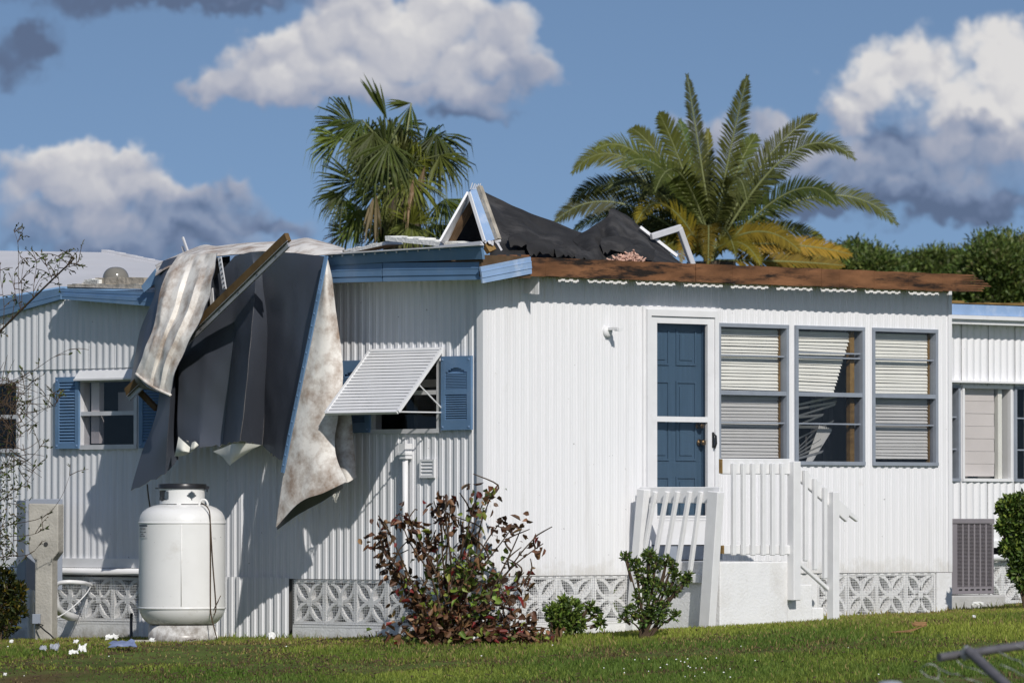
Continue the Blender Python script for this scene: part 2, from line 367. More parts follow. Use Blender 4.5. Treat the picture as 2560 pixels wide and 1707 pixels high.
# ------------------------------------------------------------------ mesh helpers
class MB:
    def __init__(s): s.v = []; s.f = []; s.mi = []; s.cur = 0
    def box(s, x0, x1, y0, y1, z0, z1):
        b = len(s.v)
        s.v += [(x0, y0, z0), (x1, y0, z0), (x1, y1, z0), (x0, y1, z0), (x0, y0, z1), (x1, y0, z1), (x1, y1, z1), (x0, y1, z1)]
        for q in ((0, 3, 2, 1), (4, 5, 6, 7), (0, 1, 5, 4), (1, 2, 6, 5), (2, 3, 7, 6), (3, 0, 4, 7)):
            s.f.append(tuple(b + i for i in q)); s.mi.append(s.cur)
        return s
    def face(s, pts):
        b = len(s.v); s.v += [tuple(p) for p in pts]; s.f.append(tuple(range(b, b + len(pts)))); s.mi.append(s.cur); return s
    def prism(s, pts, vec):            # polygon extruded along vec
        b = len(s.v); n = len(pts); vec = Vector(vec)
        s.v += [tuple(p) for p in pts] + [tuple(Vector(p) + vec) for p in pts]
        s.f.append(tuple(range(b, b + n))); s.mi.append(s.cur)
        s.f.append(tuple(reversed(range(b + n, b + 2 * n)))); s.mi.append(s.cur)
        for i in range(n):
            j = (i + 1) % n
            s.f.append((b + i, b + n + i, b + n + j, b + j)); s.mi.append(s.cur)
        return s
    def beam(s, a, b_, w, h, up=(0, 0, 1)):      # rectangular bar between two points
        a = Vector(a); b_ = Vector(b_); t = (b_ - a).normalized(); up = Vector(up)
        x = t.cross(up).normalized(); y = x.cross(t).normalized()
        b = len(s.v)
        for p in (a, b_):
            for (i, j) in ((-1, -1), (1, -1), (1, 1), (-1, 1)):
                s.v.append(tuple(p + x * (i * w / 2) + y * (j * h / 2)))
        for q in ((0, 1, 2, 3), (7, 6, 5, 4), (0, 4, 5, 1), (1, 5, 6, 2), (2, 6, 7, 3), (3, 7, 4, 0)):
            s.f.append(tuple(b + i for i in q)); s.mi.append(s.cur)
        return s
    def tube(s, pts, r, n=8, cap=True):
        pts = [Vector(p) for p in pts]; b = len(s.v); m = len(pts)
        rr = r if isinstance(r, (list, tuple)) else [r] * m
        prev = None
        for i, p in enumerate(pts):
            t = (pts[min(i + 1, m - 1)] - pts[max(i - 1, 0)]).normalized()
            if prev is None:
                x = t.cross(Vector((0, 0, 1)))
                if x.length < 1e-3: x = t.cross(Vector((1, 0, 0)))
            else: x = prev - t * prev.dot(t)
            x.normalize(); prev = x; y = t.cross(x)
            for k in range(n):
                a = 2 * math.pi * k / n
                s.v.append(tuple(p + (x * math.cos(a) + y * math.sin(a)) * rr[i]))
        for i in range(m - 1):
            for k in range(n):
                k2 = (k + 1) % n
                s.f.append((b + i * n + k, b + i * n + k2, b + (i + 1) * n + k2, b + (i + 1) * n + k)); s.mi.append(s.cur)
        if cap:
            s.f.append(tuple(b + k for k in reversed(range(n)))); s.mi.append(s.cur)
            s.f.append(tuple(b + (m - 1) * n + k for k in range(n))); s.mi.append(s.cur)
        return s
    def lathe(s, prof, n=40, c=(0, 0, 0)):
        b = len(s.v); m = len(prof)
        for (r, z) in prof:
            for k in range(n):
                a = 2 * math.pi * k / n
                s.v.append((c[0] + r * math.cos(a), c[1] + r * math.sin(a), c[2] + z))
        for i in range(m - 1):
            for k in range(n):
                k2 = (k + 1) % n
                s.f.append((b + i * n + k, b + i * n + k2, b + (i + 1) * n + k2, b + (i + 1) * n + k)); s.mi.append(s.cur)
        return s
    def mesh(s, name, mats, smooth=False):
        me = bpy.data.meshes.new(name); me.from_pydata(s.v, [], s.f); me.update()
        for m in (mats if isinstance(mats, (list, tuple)) else [mats]): me.materials.append(m)
        if any(s.mi): me.polygons.foreach_set('material_index', s.mi)
        if smooth: me.polygons.foreach_set('use_smooth', [True] * len(me.polygons))
        return me
WM = {}
def link(name, me, m=I4, parent=None):
    o = bpy.data.objects.new(name, me); COL.objects.link(o)
    o.matrix_basis = m; WM[o.name] = m.copy()
    if parent is not None:
        o.parent = parent; o.matrix_parent_inverse = WM[parent.name].inverted()
    return o
def obj(name, mb, mats, m=I4, parent=None, smooth=False, auto=None):
    o = link(name, mb.mesh(name, mats, smooth), m, parent)
    if auto:
        try:
            o.data.set_sharp_from_angle(angle=math.radians(auto))
        except Exception: pass
    return o
def bev(o, w=0.004, seg=1):
    md = o.modifiers.new('bevel', 'BEVEL'); md.width = w; md.segments = seg; md.limit_method = 'ANGLE'; return o
def thing(name, label, cat, loc, group=None):
    o = link(name, None, Matrix.Translation(Vector(loc)))
    o.empty_display_size = 0.2
    return tag(o, label, cat, group)
def tag(o, label, cat, group=None, kind=None):
    o['label'] = label; o['category'] = cat
    if group: o['group'] = group
    if kind: o['kind'] = kind
    return o
def colmesh(name, V, F, C, material):
    """numpy mesh with a colour per vertex (natural leaf colour)"""
    me = bpy.data.meshes.new(name)
    V = np.asarray(V, np.float32); F = np.asarray(F, np.int32); k = F.shape[1]
    me.vertices.add(len(V)); me.vertices.foreach_set('co', V.ravel())
    me.loops.add(F.size); me.loops.foreach_set('vertex_index', F.ravel())
    me.polygons.add(len(F)); me.polygons.foreach_set('loop_start', np.arange(len(F), dtype=np.int32) * k)
    me.polygons.foreach_set('loop_total', np.full(len(F), k, np.int32))
    me.update(calc_edges=True)
    ca = me.attributes.new('col', 'FLOAT_COLOR', 'POINT')
    CC = np.ones((len(V), 4), np.float32); CC[:, :3] = np.asarray(C, np.float32)
    ca.data.foreach_set('color', CC.ravel())
    me.materials.append(material)
    return me
def catmull(P, k):
    out = []
    n = len(P)
    for i in range(n - 1):
        p0 = P[max(i - 1, 0)]; p1 = P[i]; p2 = P[i + 1]; p3 = P[min(i + 2, n - 1)]
        for j in range(k):
            t = j / k
            out.append(0.5 * ((2 * p1) + (p2 - p0) * t + (2 * p0 - 5 * p1 + 4 * p2 - p3) * t * t + (3 * p1 - p0 - 3 * p2 + p3) * t * t * t))
    out.append(P[-1]); return out

# ================================================================== ground
def build_ground():
    xs = list(np.linspace(-9, 11, 101)); ys = list(np.linspace(40, 70, 121))
    X = [-900, -300, -60, -20] + xs + [30, 80, 300, 900]
    Y = [-50, 0, 15, 25, 33] + ys + [80, 110, 200, 600, 2500]
    mb = MB()
    for y in Y:
        for x in X: mb.v.append((x, y, gz(x, min(y, 66))))
    nx = len(X)
    for j in range(len(Y) - 1):
        for i in range(nx - 1):
            a = j * nx + i; mb.f.append((a, a + 1, a + nx + 1, a + nx)); mb.mi.append(0)
    o = obj('ground', mb, M['soil'], smooth=True); o['kind'] = 'structure'
build_ground()

# ================================================================== the mobile home
HOME = thing('mobile_home', 'white corrugated mobile home with blue trim and torn open roof', 'mobile home', (CORNER.x, CORNER.y, 0))

def split_mb(mb):
    """connected pieces of a mesh builder"""
    par = list(range(len(mb.v)))
    def find(a):
        while par[a] != a: par[a] = par[par[a]]; a = par[a]
        return a
    for f in mb.f:
        for a in f[1:]: par[find(a)] = find(f[0])
    out = {}
    for f in mb.f:
        p, ids = out.setdefault(find(f[0]), (MB(), {}))
        g = []
        for a in f:
            if a not in ids: ids[a] = len(p.v); p.v.append(mb.v[a])
            g.append(ids[a])
        p.f.append(tuple(g)); p.mi.append(0)
    return [p for p, _ in out.values()]
def corr_wall(fr, name, u0, u1, zb, zt, openings, pw, pitch, depth, style, material, w0=0.0, label=None):
    """a wall made of corrugated siding panels; zb/zt are functions of u; openings (u0,u1,z0,z1)"""
    core = MB()
    # thin inner lining behind the panels, split round the openings
    us = sorted({u0, u1} | {max(u0, min(u1, a)) for o in openings for a in o[:2]})
    for a, b in zip(us[:-1], us[1:]):
        if b - a < 1e-4: continue
        mid = (a + b) / 2
        iv = sorted([(o[2], o[3]) for o in openings if o[0] <= mid <= o[1]])
        z = max(zb(a), zb(b)); top = min(zt(a), zt(b)) - .01
        for (za, zc) in iv + [(top, top)]:
            if za - z > .01: core.box(a, b, .035, .075, z, za)
            z = max(z, zc)
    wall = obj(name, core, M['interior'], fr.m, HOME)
    if label: wall['label'] = label
    n = max(1, round((u1 - u0) / pw)); pw = (u1 - u0) / n
    for i in range(n):
        a, b = u0 + i * pw, u0 + (i + 1) * pw
        pts = []
        nw = max(1, round(pw / pitch)); st = pw / nw
        for k in range(nw):
            s0 = a + k * st
            if style == 'wave':
                for j in range(8): pts.append((s0 + st * j / 8, depth * (0.5 - 0.5 * math.cos(2 * math.pi * j / 8)) ** .8))
            else:
                for (f, h) in ((0, 0), (.16, 0), (.24, 1), (.42, 1), (.45, .72), (.48, 1), (.66, 1), (.74, 0), (.84, 0), (.87, .3), (.90, 0)):
                    pts.append((s0 + st * f, depth * h))
        pts.append((b, 0.0))
        lip = 0.0 if style == 'rib' else 0.005
        pts[0] = (a, lip); pts.insert(1, (a + .006, lip)); pts.insert(2, (a + .010, 0.0))
        extra = [e for o in openings for e in o[:2] if a < e < b]
        def hat(u):
            for (p, q) in zip(pts[:-1], pts[1:]):
                if p[0] <= u <= q[0]:
                    t = (u - p[0]) / max(1e-6, q[0] - p[0]); return p[1] * (1 - t) + q[1] * t
            return 0.0
        pts = sorted(pts + [(e, hat(e)) for e in extra])
        mb = MB(); ids = {}
        def vid(u, h, z):
            k = (round(u, 5), round(h, 5), round(z, 5))
            if k not in ids: ids[k] = len(mb.v); mb.v.append((u, -w0 - .002 - h, z))
            return ids[k]
        for (p, q) in zip(pts[:-1], pts[1:]):
            if q[0] - p[0] < 1e-5: continue
            mid = (p[0] + q[0]) / 2
            iv = sorted([(o[2], o[3]) for o in openings if o[0] <= mid <= o[1]])
            segs = []; z = (zb(p[0]), zb(q[0])); 
            for (za, zc) in iv:
                if za > z[0]: segs.append((z, (za, za)))
                z = (zc, zc)
            if zt(mid) > max(z): segs.append((z, (zt(p[0]), zt(q[0]))))
            for (lo, hi) in segs:
                mb.f.append((vid(p[0], p[1], lo[0]), vid(q[0], q[1], lo[1]), vid(q[0], q[1], hi[1]), vid(p[0], p[1], hi[0]))); mb.mi.append(0)
        for piece in split_mb(mb): obj('siding_panel', piece, material, fr.m, wall, smooth=True, auto=28)
    return wall

def rect(fr, tl, br, w=0.0):
    u0, z1 = fr.uz(*tl, w); u1, z0 = fr.uz(*br, w); return [u0, u1, z0, z1]

# ---- openings
far_win = rect(FL, (200, 944), (348, 1122)); edge_win = rect(FL, (-110, 952), (52, 1131)); awn_win = rect(FL, (929, 880), (1104, 1082))
door_op = rect(FR, (1608, 773), (1787, 1392))
w2 = rect(FR, (1985, 813), (2158, 1163)); w1 = rect(FR, (1791, 806), (1968, 1150)); w3 = rect(FR, (2177, 821), (2341, 1167))
for w_ in (w1, w3): w_[2] = w2[2]; w_[3] = w2[3]
U_END = FR.uz(2368, 1000)[0]
ZS_L = FL.uz(735, 1446)[1]; ZS_R = FR.uz(1400, 1438)[1]
Z_BEAM_T, Z_BEAM_B = 3.445, 3.275
zeave = FL.uz(1000, 700, .32)[1]

# left wall: the far part has a horizontal seam and a falling eave
u_tarp = FL.uz(560, 1200)[0]; u_left = FL.uz(-520, 1200)[0]; u_vent = FL.uz(733, 1500)[0]
zseam = FL.uz(200, 922)[1]
z_trim = FL.uz(250, 1396)[1]
u_k, z_k = FL.uz(150, 747); u_0, z_0 = FL.uz(0, 790)
def z_left_eave(u):
    if u > u_k: return z_k + .06
    return z_k + .06 + (u - u_k) * (z_k - z_0) / (u_k - u_0)
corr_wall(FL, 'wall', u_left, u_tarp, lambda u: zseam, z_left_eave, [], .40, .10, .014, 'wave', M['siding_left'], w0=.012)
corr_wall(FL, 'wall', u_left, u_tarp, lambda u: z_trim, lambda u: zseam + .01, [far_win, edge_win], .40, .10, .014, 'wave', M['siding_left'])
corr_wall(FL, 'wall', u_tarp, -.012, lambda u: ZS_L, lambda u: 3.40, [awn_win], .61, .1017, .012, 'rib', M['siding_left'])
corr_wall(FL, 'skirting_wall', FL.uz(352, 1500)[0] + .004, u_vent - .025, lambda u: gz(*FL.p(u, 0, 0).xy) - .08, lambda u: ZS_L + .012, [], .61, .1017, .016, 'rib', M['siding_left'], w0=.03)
corr_wall(FR, 'wall', .012, U_END, lambda u: ZS_R, lambda u: 3.42, [door_op, w1, w2, w3], .61, .1017, .012, 'rib', M['siding'])
# corner trim posts
mb = MB(); mb.box(-.035, .02, -.022, .06, ZS_L, 3.41); obj('corner_trim', mb, M['siding'], FR.m, HOME)
mb = MB(); mb.box(U_END, U_END + .05, -.02, 1.6, ZS_R - .0, 3.42); obj('corner_trim', mb, M['siding'], FR.m, HOME)

# ---- interior shell: floor, ceiling and partitions so the windows look into rooms
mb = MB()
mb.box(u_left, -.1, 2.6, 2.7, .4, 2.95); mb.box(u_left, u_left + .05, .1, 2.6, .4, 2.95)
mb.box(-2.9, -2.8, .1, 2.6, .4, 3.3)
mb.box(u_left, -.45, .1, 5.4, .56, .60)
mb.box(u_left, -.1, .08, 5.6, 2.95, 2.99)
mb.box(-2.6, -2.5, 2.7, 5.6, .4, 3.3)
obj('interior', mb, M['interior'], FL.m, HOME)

# ---- roof deck, joists
mb = MB()
mb.box(FL.uz(640, 640)[0], -.12, -.30, 1.6, 3.405, 3.46)
deck = obj('roof', mb, M['wood_dark'], FL.m, HOME)
mb = MB(); mb.box(.02, U_END - .1, .06, 2.4, 3.31, 3.345); obj('roof_deck', mb, M['felt_dark'], FR.m, HOME)

# white sloping roof over the left end
def build_left_roof():
    v = 3.4
    pts_e = [FL.loc(-560, 862, .06), FL.loc(0, 742, .06), FL.loc(152, 716, .06), FL.loc(400, 724, .06), FL.loc(760, 712, .06)]
    pts_r = [FL.loc(-560, 618, -v), FL.loc(0, 627, -v), FL.loc(268, 631, -v), FL.loc(398, 658, -v), FL.loc(780, 690, -v)]
    mb = MB(); n = 10
    nodes = []
    for a, b in zip(pts_e, pts_r):
        nodes.append([a + (b - a) * (j / n) + Vector((0, 0, .03 * math.sin(math.pi * j / n))) for j in range(n + 1)])
    for col in nodes: mb.v += [tuple(p) for p in col]
    for i in range(len(nodes) - 1):
        for j in range(n):
            a = i * (n + 1) + j; mb.f.append((a, a + n + 1, a + n + 2, a + 1)); mb.mi.append(0)
    b = len(mb.v)
    r = obj('roof', mb, M['roof_white'], FL.m, HOME, smooth=True, auto=40)
    # raised standing ribs and a crusty ridge
    mb = MB()
    for k in range(len(pts_r) - 2):
        p, q = pts_r[k + 1], pts_r[k + 2]
        for j in range(9):
            a = p.lerp(q, j / 9); c = p.lerp(q, (j + 1) / 9)
            if k >= 1: mb.beam(a + Vector((0, -.03, .01)), c + Vector((0, -.03, .012)), .10, .03 + .012 * rnd.random())
    obj('ridge_cap', mb, M['roof_white'], FL.m, r)
    # kerb with crumbled mortar under the skylight
    mb = MB()
    def strip(px0, px1, y0, y1, w, th, seg=12, jag=3):
        for k in range(seg):
            a = px0 + (px1 - px0) * k / seg; b2 = px0 + (px1 - px0) * (k + 1) / seg
            j0 = rnd.uniform(-jag, jag) * .4
            A = FL.loc(a, y0 + j0, w); B = FL.loc(b2, y0 + j0, w); C = FL.loc(b2, y1, w); D = FL.loc(a, y1, w)
            mb.prism([D, C, B, A], (0, th + rnd.uniform(0, .03), 0))
    strip(238, 359, 694, 712, -.10, .5)
    strip(168, 359, 710, 721, .04, .25, 16, 4)
    obj('roof_kerb', mb, M['crust'], FL.m, r)
    mb = MB()
    for k in range(9):
        a = 205 + k * 4.2
        A = FL.loc(a, 703 + rnd.uniform(-3, 3), -.06); 
        mb.box(A.x, A.x + .05, A.y, A.y + .12, A.z - .06, A.z + rnd.uniform(-.01, .02))
    obj('flashing_scrap', mb, M['foam'], FL.m, r)
    # skylight dome
    c = FL.loc(289.5, 697, -.30); e = FL.loc(317, 697, -.30); rr = (e.x - c.x) * .78
    mb = MB(); prof = [(rr * 1.04, -.03), (rr * 1.04, .0)]
    for k in range(15):
        a = math.pi / 2 * k / 14; prof.append((max(.001, rr * math.cos(a) ** .8), rr * .90 * math.sin(a)))
    mb.lathe(prof, 36, c); obj('skylight_dome', mb, M['dome'], FL.m, r, smooth=True)
build_left_roof()

# ---- fascias of the left eave
def plank(fr, name, pts, w, th, material, parent, grooves=(), lab=None):
    """fascia board from four photo corners TL,TR,BR,BL on a plane w in front of the wall"""
    P = [fr.loc(px, py, w if not isinstance(w, (list, tuple)) else w[i]) for i, (px, py) in enumerate(pts)]
    mb = MB()
    # boards between groove lines, each lapped 3 mm
    g = [0.0] + list(grooves) + [1.0]
    for k in range(len(g) - 1):
        a, b = g[k], g[k + 1]
        tl = P[0].lerp(P[3], a); tr = P[1].lerp(P[2], a); bl = P[0].lerp(P[3], b); br = P[1].lerp(P[2], b)
        gap = Vector((0, 0, .004)) if k < len(g) - 2 else Vector((0, 0, 0))
        lap = Vector((0, -.004 * (k % 2), 0))
        mb.prism([bl + gap + lap, br + gap + lap, tr + lap, tl + lap], (0, th, 0))
        if k < len(g) - 2:
            mb.prism([bl + Vector((0, -.007, -.004)), br + Vector((0, -.007, -.004)), br + Vector((0, -.007, .005)), bl + Vector((0, -.007, .005))], (0, .02, 0))
    o = obj(name, mb, material, fr.m, parent)
    if lab: o['label'] = lab
    return o
plank(FL, 'fascia', [(824, 661), (955, 657), (955, 704), (828, 707)], .32, .03, M['blue'], HOME, (.36, .68))
plank(FL, 'fascia', [(957, 657), (1203, 655), (1207, 699), (957, 704)], .325, .03, M['blue'], HOME, (.36, .68))
plank(FL, 'fascia', [(812, 637), (955, 628), (955, 656), (822, 664)], [.36, .36, .33, .33], .03, M['blue'], HOME, (.22,))
plank(FL, 'fascia', [(955, 628), (1203, 614), (1207, 648), (955, 656)], [.36, .40, .36, .33], .03, M['blue'], HOME, (.22,))
plank(FR, 'fascia', [(1201, 667), (1327, 642), (1330, 684), (1207, 708)], .34, .02, M['blue_pale'], HOME, (.30, .65), 'pale blue fascia board hanging askew at the corner')
mb = MB(); 
for k in range(14):
    p = FL.loc(830 + k * 27, 641 - k * 1.72, .375); mb.box(p.x - .008, p.x + .008, p.y - .008, p.y, p.z - .008, p.z + .008)
obj('rivets', mb, M['alu_pale'], FL.m, HOME)['kind'] = 'stuff'
# grey drip edge above the fascia
mb = MB(); a = FL.loc(812, 636, .37); b = FL.loc(1205, 612, .41); mb.beam(a, b, .05, .012); obj('drip_edge', mb, M['alu_pale'], FL.m, HOME)
# soffit closing the left eave
mb = MB(); mb.box(FL.uz(700, 700)[0], -.02, -.30, .0, zeave + .01, zeave + .02); obj('soffit', mb, M['white'], FL.m, HOME)
# sloping fascia of the far left eave and the projecting gutter
plank(FL, 'fascia', [(-520, 838), (152, 720), (152, 748), (-520, 936)], .07, .05, M['blue'], HOME, (.62,))
plank(FL, 'fascia', [(152, 721), (420, 732), (420, 747), (152, 735)], .20, .12, M['blue'], HOME, (.5,))
plank(FL, 'gutter', [(154, 735), (420, 747), (420, 769), (156, 748)], .23, .20, M['blue'], HOME, (.4,))
mb = MB(); p0 = FL.loc(152, 736, .2); p1 = FL.loc(420, 748, .2); mb.prism([p0, p1, p1 + Vector((0, .3, .02)), p0 + Vector((0, .3, .02))], (0, 0, .02)); obj('soffit', mb, M['blue'], FL.m, HOME)

# ---- trim, pipe and skirting of the left wall
ut0 = u_left
mb = MB(); mb.box(ut0, u_tarp, -.035, .04, FL.uz(250, 1418)[1], z_trim + .004); obj('base_trim', mb, M['white'], FL.m, HOME)
mb = MB(); zc = FL.uz(250, 1428)[1]; mb.tube([(ut0, -.05, zc), (u_tarp, -.05, zc)], .034, 12); obj('drain_pipe', mb, M['pvc'], FL.m, HOME, smooth=True)

def breeze_mesh(S=.42, dep=.085):
    mb = MB(); t = .022; h = S / 2
    mb.box(-h, h, 0, dep, -h, -h + t); mb.box(-h, h, 0, dep, h - t, h)
    mb.box(-h, -h + t, .001, dep, -h + t, h - t); mb.box(h - t, h, .001, dep, -h + t, h - t)
    n = 5; th = .032
    for sx in (-1, 1):
        for sz in (-1, 1):
            for bul in (-1, 1):
                c = []
                for i in range(n + 1):
                    f = i / n; L_ = f * (h - .008)
                    o = bul * .062 * math.sin(math.pi * (0.06 + .94 * f)) 
                    dx, dz = L_ - o * .707, L_ + o * .707
                    c.append((dx, dz))
                # strip with thickness
                for i in range(n):
                    (x0, z0), (x1, z1) = c[i], c[i + 1]
                    tx, tz = x1 - x0, z1 - z0; l = math.hypot(tx, tz); nx, nz = -tz / l * th / 2, tx / l * th / 2
                    q = [(x0 + nx, z0 + nz), (x1 + nx, z1 + nz), (x1 - nx, z1 - nz), (x0 - nx, z0 - nz)]
                    y0 = .004 + .0012 * (bul + 1) + .0006 * i
                    pts = [(sx * a, y0, sz * b) for a, b in q]
                    if sx * sz < 0: pts.reverse()
                    mb.f.append(tuple(range(len(mb.v), len(mb.v) + 4))); mb.mi.append(0); mb.v += pts
                    for (a, b) in ((0, 1), (2, 3)):
                        p, r = pts[a], pts[b]
                        mb.f.append(tuple(range(len(mb.v), len(mb.v) + 4))); mb.mi.append(0)
                        mb.v += [p, (p[0], dep, p[2]), (r[0], dep, r[2]), r]
    mb.box(-.035, .035, .002, dep, -.035, .035)
    return mb.mesh('breeze_block', M['masonry'])
BREEZE = breeze_mesh()
def screen(fr, u0, u1, z0, z1, parent, w=.012, sp=.022, sag=0.0):
    mb = MB(); r = .0017
    def y(u, z): return -w - sag * max(0, mnoise.noise(Vector((u * 3, z * 4, 3.1))))
    nu = int((u1 - u0) / sp); nz = int((z1 - z0) / sp)
    for i in range(nu + 1):
        u = u0 + (u1 - u0) * i / nu; K = 6 if sag else 1
        for k in range(K):
            a = z0 + (z1 - z0) * k / K; b = z0 + (z1 - z0) * (k + 1) / K
            mb.face([(u - r, y(u, a), a), (u + r, y(u, a), a), (u + r, y(u, b), b), (u - r, y(u, b), b)])
    for j in range(nz + 1):
        z = z0 + (z1 - z0) * j / nz; K = nu // 3 + 1 if sag else 1
        for k in range(K):
            a = u0 + (u1 - u0) * k / K; b = u0 + (u1 - u0) * (k + 1) / K
            mb.face([(a, y(a, z) - .001, z - r), (b, y(b, z) - .001, z - r), (b, y(b, z) - .001, z + r), (a, y(a, z) - .001, z + r)])
    o = obj('wire_screen', mb, M['screen'], fr.m, parent); o['kind'] = 'stuff'; return o
def blocks(fr, u0, u1, ztop, S, parent, name='skirting', sag=0.0, void=True):
    """a row of breeze blocks from u0 to u1 with a painted plinth below"""
    n = max(1, round((u1 - u0) / S)); st = (u1 - u0) / n
    zb = ztop - S
    mb = MB()
    us = np.linspace(u0, u1, 9)
    for a, b in zip(us[:-1], us[1:]):
        g = min(gz(*fr.p(a, 0, 0).xy), gz(*fr.p(b, 0, 0).xy)) - .25
        mb.box(a, b, -.008, .12, g, zb - .002)
    pl = obj(name, mb, M['masonry'], fr.m, parent)
    for i in range(n):
        m = fr.m @ Matrix.Translation((u0 + (i + .5) * st, .004 + .004 * rnd.random(), ztop - S / 2)) @ Matrix.Diagonal((st / .42 * .985, 1, S / .42 * .985, 1))
        link('breeze_block', BREEZE, m, pl)
    mb = MB(); mb.box(u0, u1, .32, .36, zb - .3, ztop + .02); obj('crawl_space', mb, M['crawl'], fr.m, pl)
    screen(fr, u0 + .01, u1 - .01, zb - .02, ztop - .004, pl, sag=sag, sp=.024)
    return pl
blocks(FL, u_vent, -.03, ZS_L - .004, .42, HOME)
blocks(FL, FL.uz(352, 1500)[0] - 12 * .43, FL.uz(352, 1500)[0], FL.uz(250, 1441)[1], .43, HOME, sag=.05)
u_st0 = FR.uz(1575, 1500)[0]
blocks(FR, .03, u_st0, ZS_R - .004, .42, HOME)
u_b0 = FR.uz(2040, 1500)[0]; u_b1 = FR.uz(2340, 1500)[0]
blocks(FR, u_b1 - 4 * .42, u_b1, ZS_R - .004, .42, HOME)
mb = MB(); mb.box(u_b1 + .002, U_END + .05, -.012, 1.5, -.2, ZS_R - .006); obj('corner_pier', mb, M['masonry'], FR.m, HOME)
mb = MB(); mb.box(u_st0, u_b1 - 4 * .42, .01, .12, -.2, ZS_R - .004); obj('skirting', mb, M['masonry'], FR.m, HOME)
# near-black box painting in crawl space shade behind the tin skirting, seen beside the vents
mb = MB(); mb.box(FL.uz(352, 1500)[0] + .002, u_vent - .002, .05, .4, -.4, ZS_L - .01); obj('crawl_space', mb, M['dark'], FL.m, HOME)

# ---- windows
def window(fr, r, material, rails=(), ft=.035, mid=None, w=.03, parent=HOME, pane=True, glass='glass', lab=None, div=.04, inset=.015):
    u0, u1, z0, z1 = r
    mb = MB()
    mb.box(u0, u1, -w, .09, z1 - ft, z1); mb.box(u0, u1, -w - .004, .09, z0, z0 + ft)
    mb.box(u0, u0 + ft, -w + .002, .09, z0 + ft, z1 - ft); mb.box(u1 - ft, u1, -w + .002, .09, z0 + ft, z1 - ft)
    if mid is not None: mb.box(u0 + ft, u1 - ft, -w + .006, .06, mid - div / 2, mid + div / 2)
    wn = obj('window', mb, material, fr.m, parent)
    if lab: wn['label'] = lab
    for z in rails:
        mb = MB(); mb.box(u0 + ft, u1 - ft, inset - .012, inset + .02, z - .007, z + .007); obj('rail', mb, material, fr.m, wn)
    if pane:
        for q, (a, b) in enumerate([(z0 + ft, z1 - ft)] if mid is None else [(mid + div / 2, z1 - ft), (z0 + ft, mid - div / 2)]):
            mb = MB(); mb.box(u0 + ft, u1 - ft, inset, inset + .004, a, b); obj('pane', mb, M['glass_dark' if q else glass], fr.m, wn)
    return wn
SLAT = None
def blind(fr, r, wn, z0, z1, pitch=.032, u_r=None, skew=0.0, v=.07, tilt=.9, droop=0.0):
    global SLAT
    if SLAT is None:
        mb = MB(); d = .024
        for (a, b) in ((-1, 1),):
            P = [(-.5, -d * .30, -.0170), (.5, -d * .30, -.0170), (.5, -.001, .0), (-.5, -.001, .0), (.5, d * .26, .0165), (-.5, d * .26, .0165)]
            mb.v += P; mb.f += [(0, 1, 2, 3), (3, 2, 4, 5)]; mb.mi += [0, 0]
        SLAT = mb.mesh('slat', M['slat'], True)
    n = int((z1 - z0) / pitch)
    for i in range(n):
        z = z1 - (i + .5) * pitch
        a, b = r[0] + .04, r[1] - .055
        if u_r: b = u_r(z)
        m = fr.m @ Matrix.Translation(((a + b) / 2, v + rnd.uniform(-.002, .002), z + rnd.uniform(-.004, .004))) @ Matrix.Rotation(rnd.uniform(-.008, .008) + skew * (i / n), 4, 'Y') @ Matrix.Rotation(rnd.uniform(-.16, .10), 4, 'X') @ Matrix.Diagonal((b - a, 1, 1, 1))
        link('slat', SLAT, m, wn)
midz = FR.uz(2060, 986)[1]
upr = FR.uz(2060, 894)[1]; lor = FR.uz(2060, 1059)[1]
WN1 = window(FR, w1, M['grey_alu'], (upr, lor), mid=midz, lab='grey framed window beside the door with closed white blinds')
WN2 = window(FR, w2, M['grey_alu'], (upr, upr + .045, lor), mid=midz, lab='grey framed window with collapsed broken blinds')
WN3 = window(FR, w3, M['grey_alu'], (upr, lor), mid=midz, lab='grey framed window nearest the right corner')
blind(FR, w1, WN1, w1[2] + .04, w1[3] - .05)
blind(FR, w3, WN3, w3[2] + .04, w3[3] - .05)
def ur2(z):
    f = (z - midz) / (w2[3] - midz); return w2[1] - .36 + .26 * min(1, max(0, f * 1.1))
blind(FR, w2, WN2, midz + .02, w2[3] - .05, u_r=ur2, skew=.02)
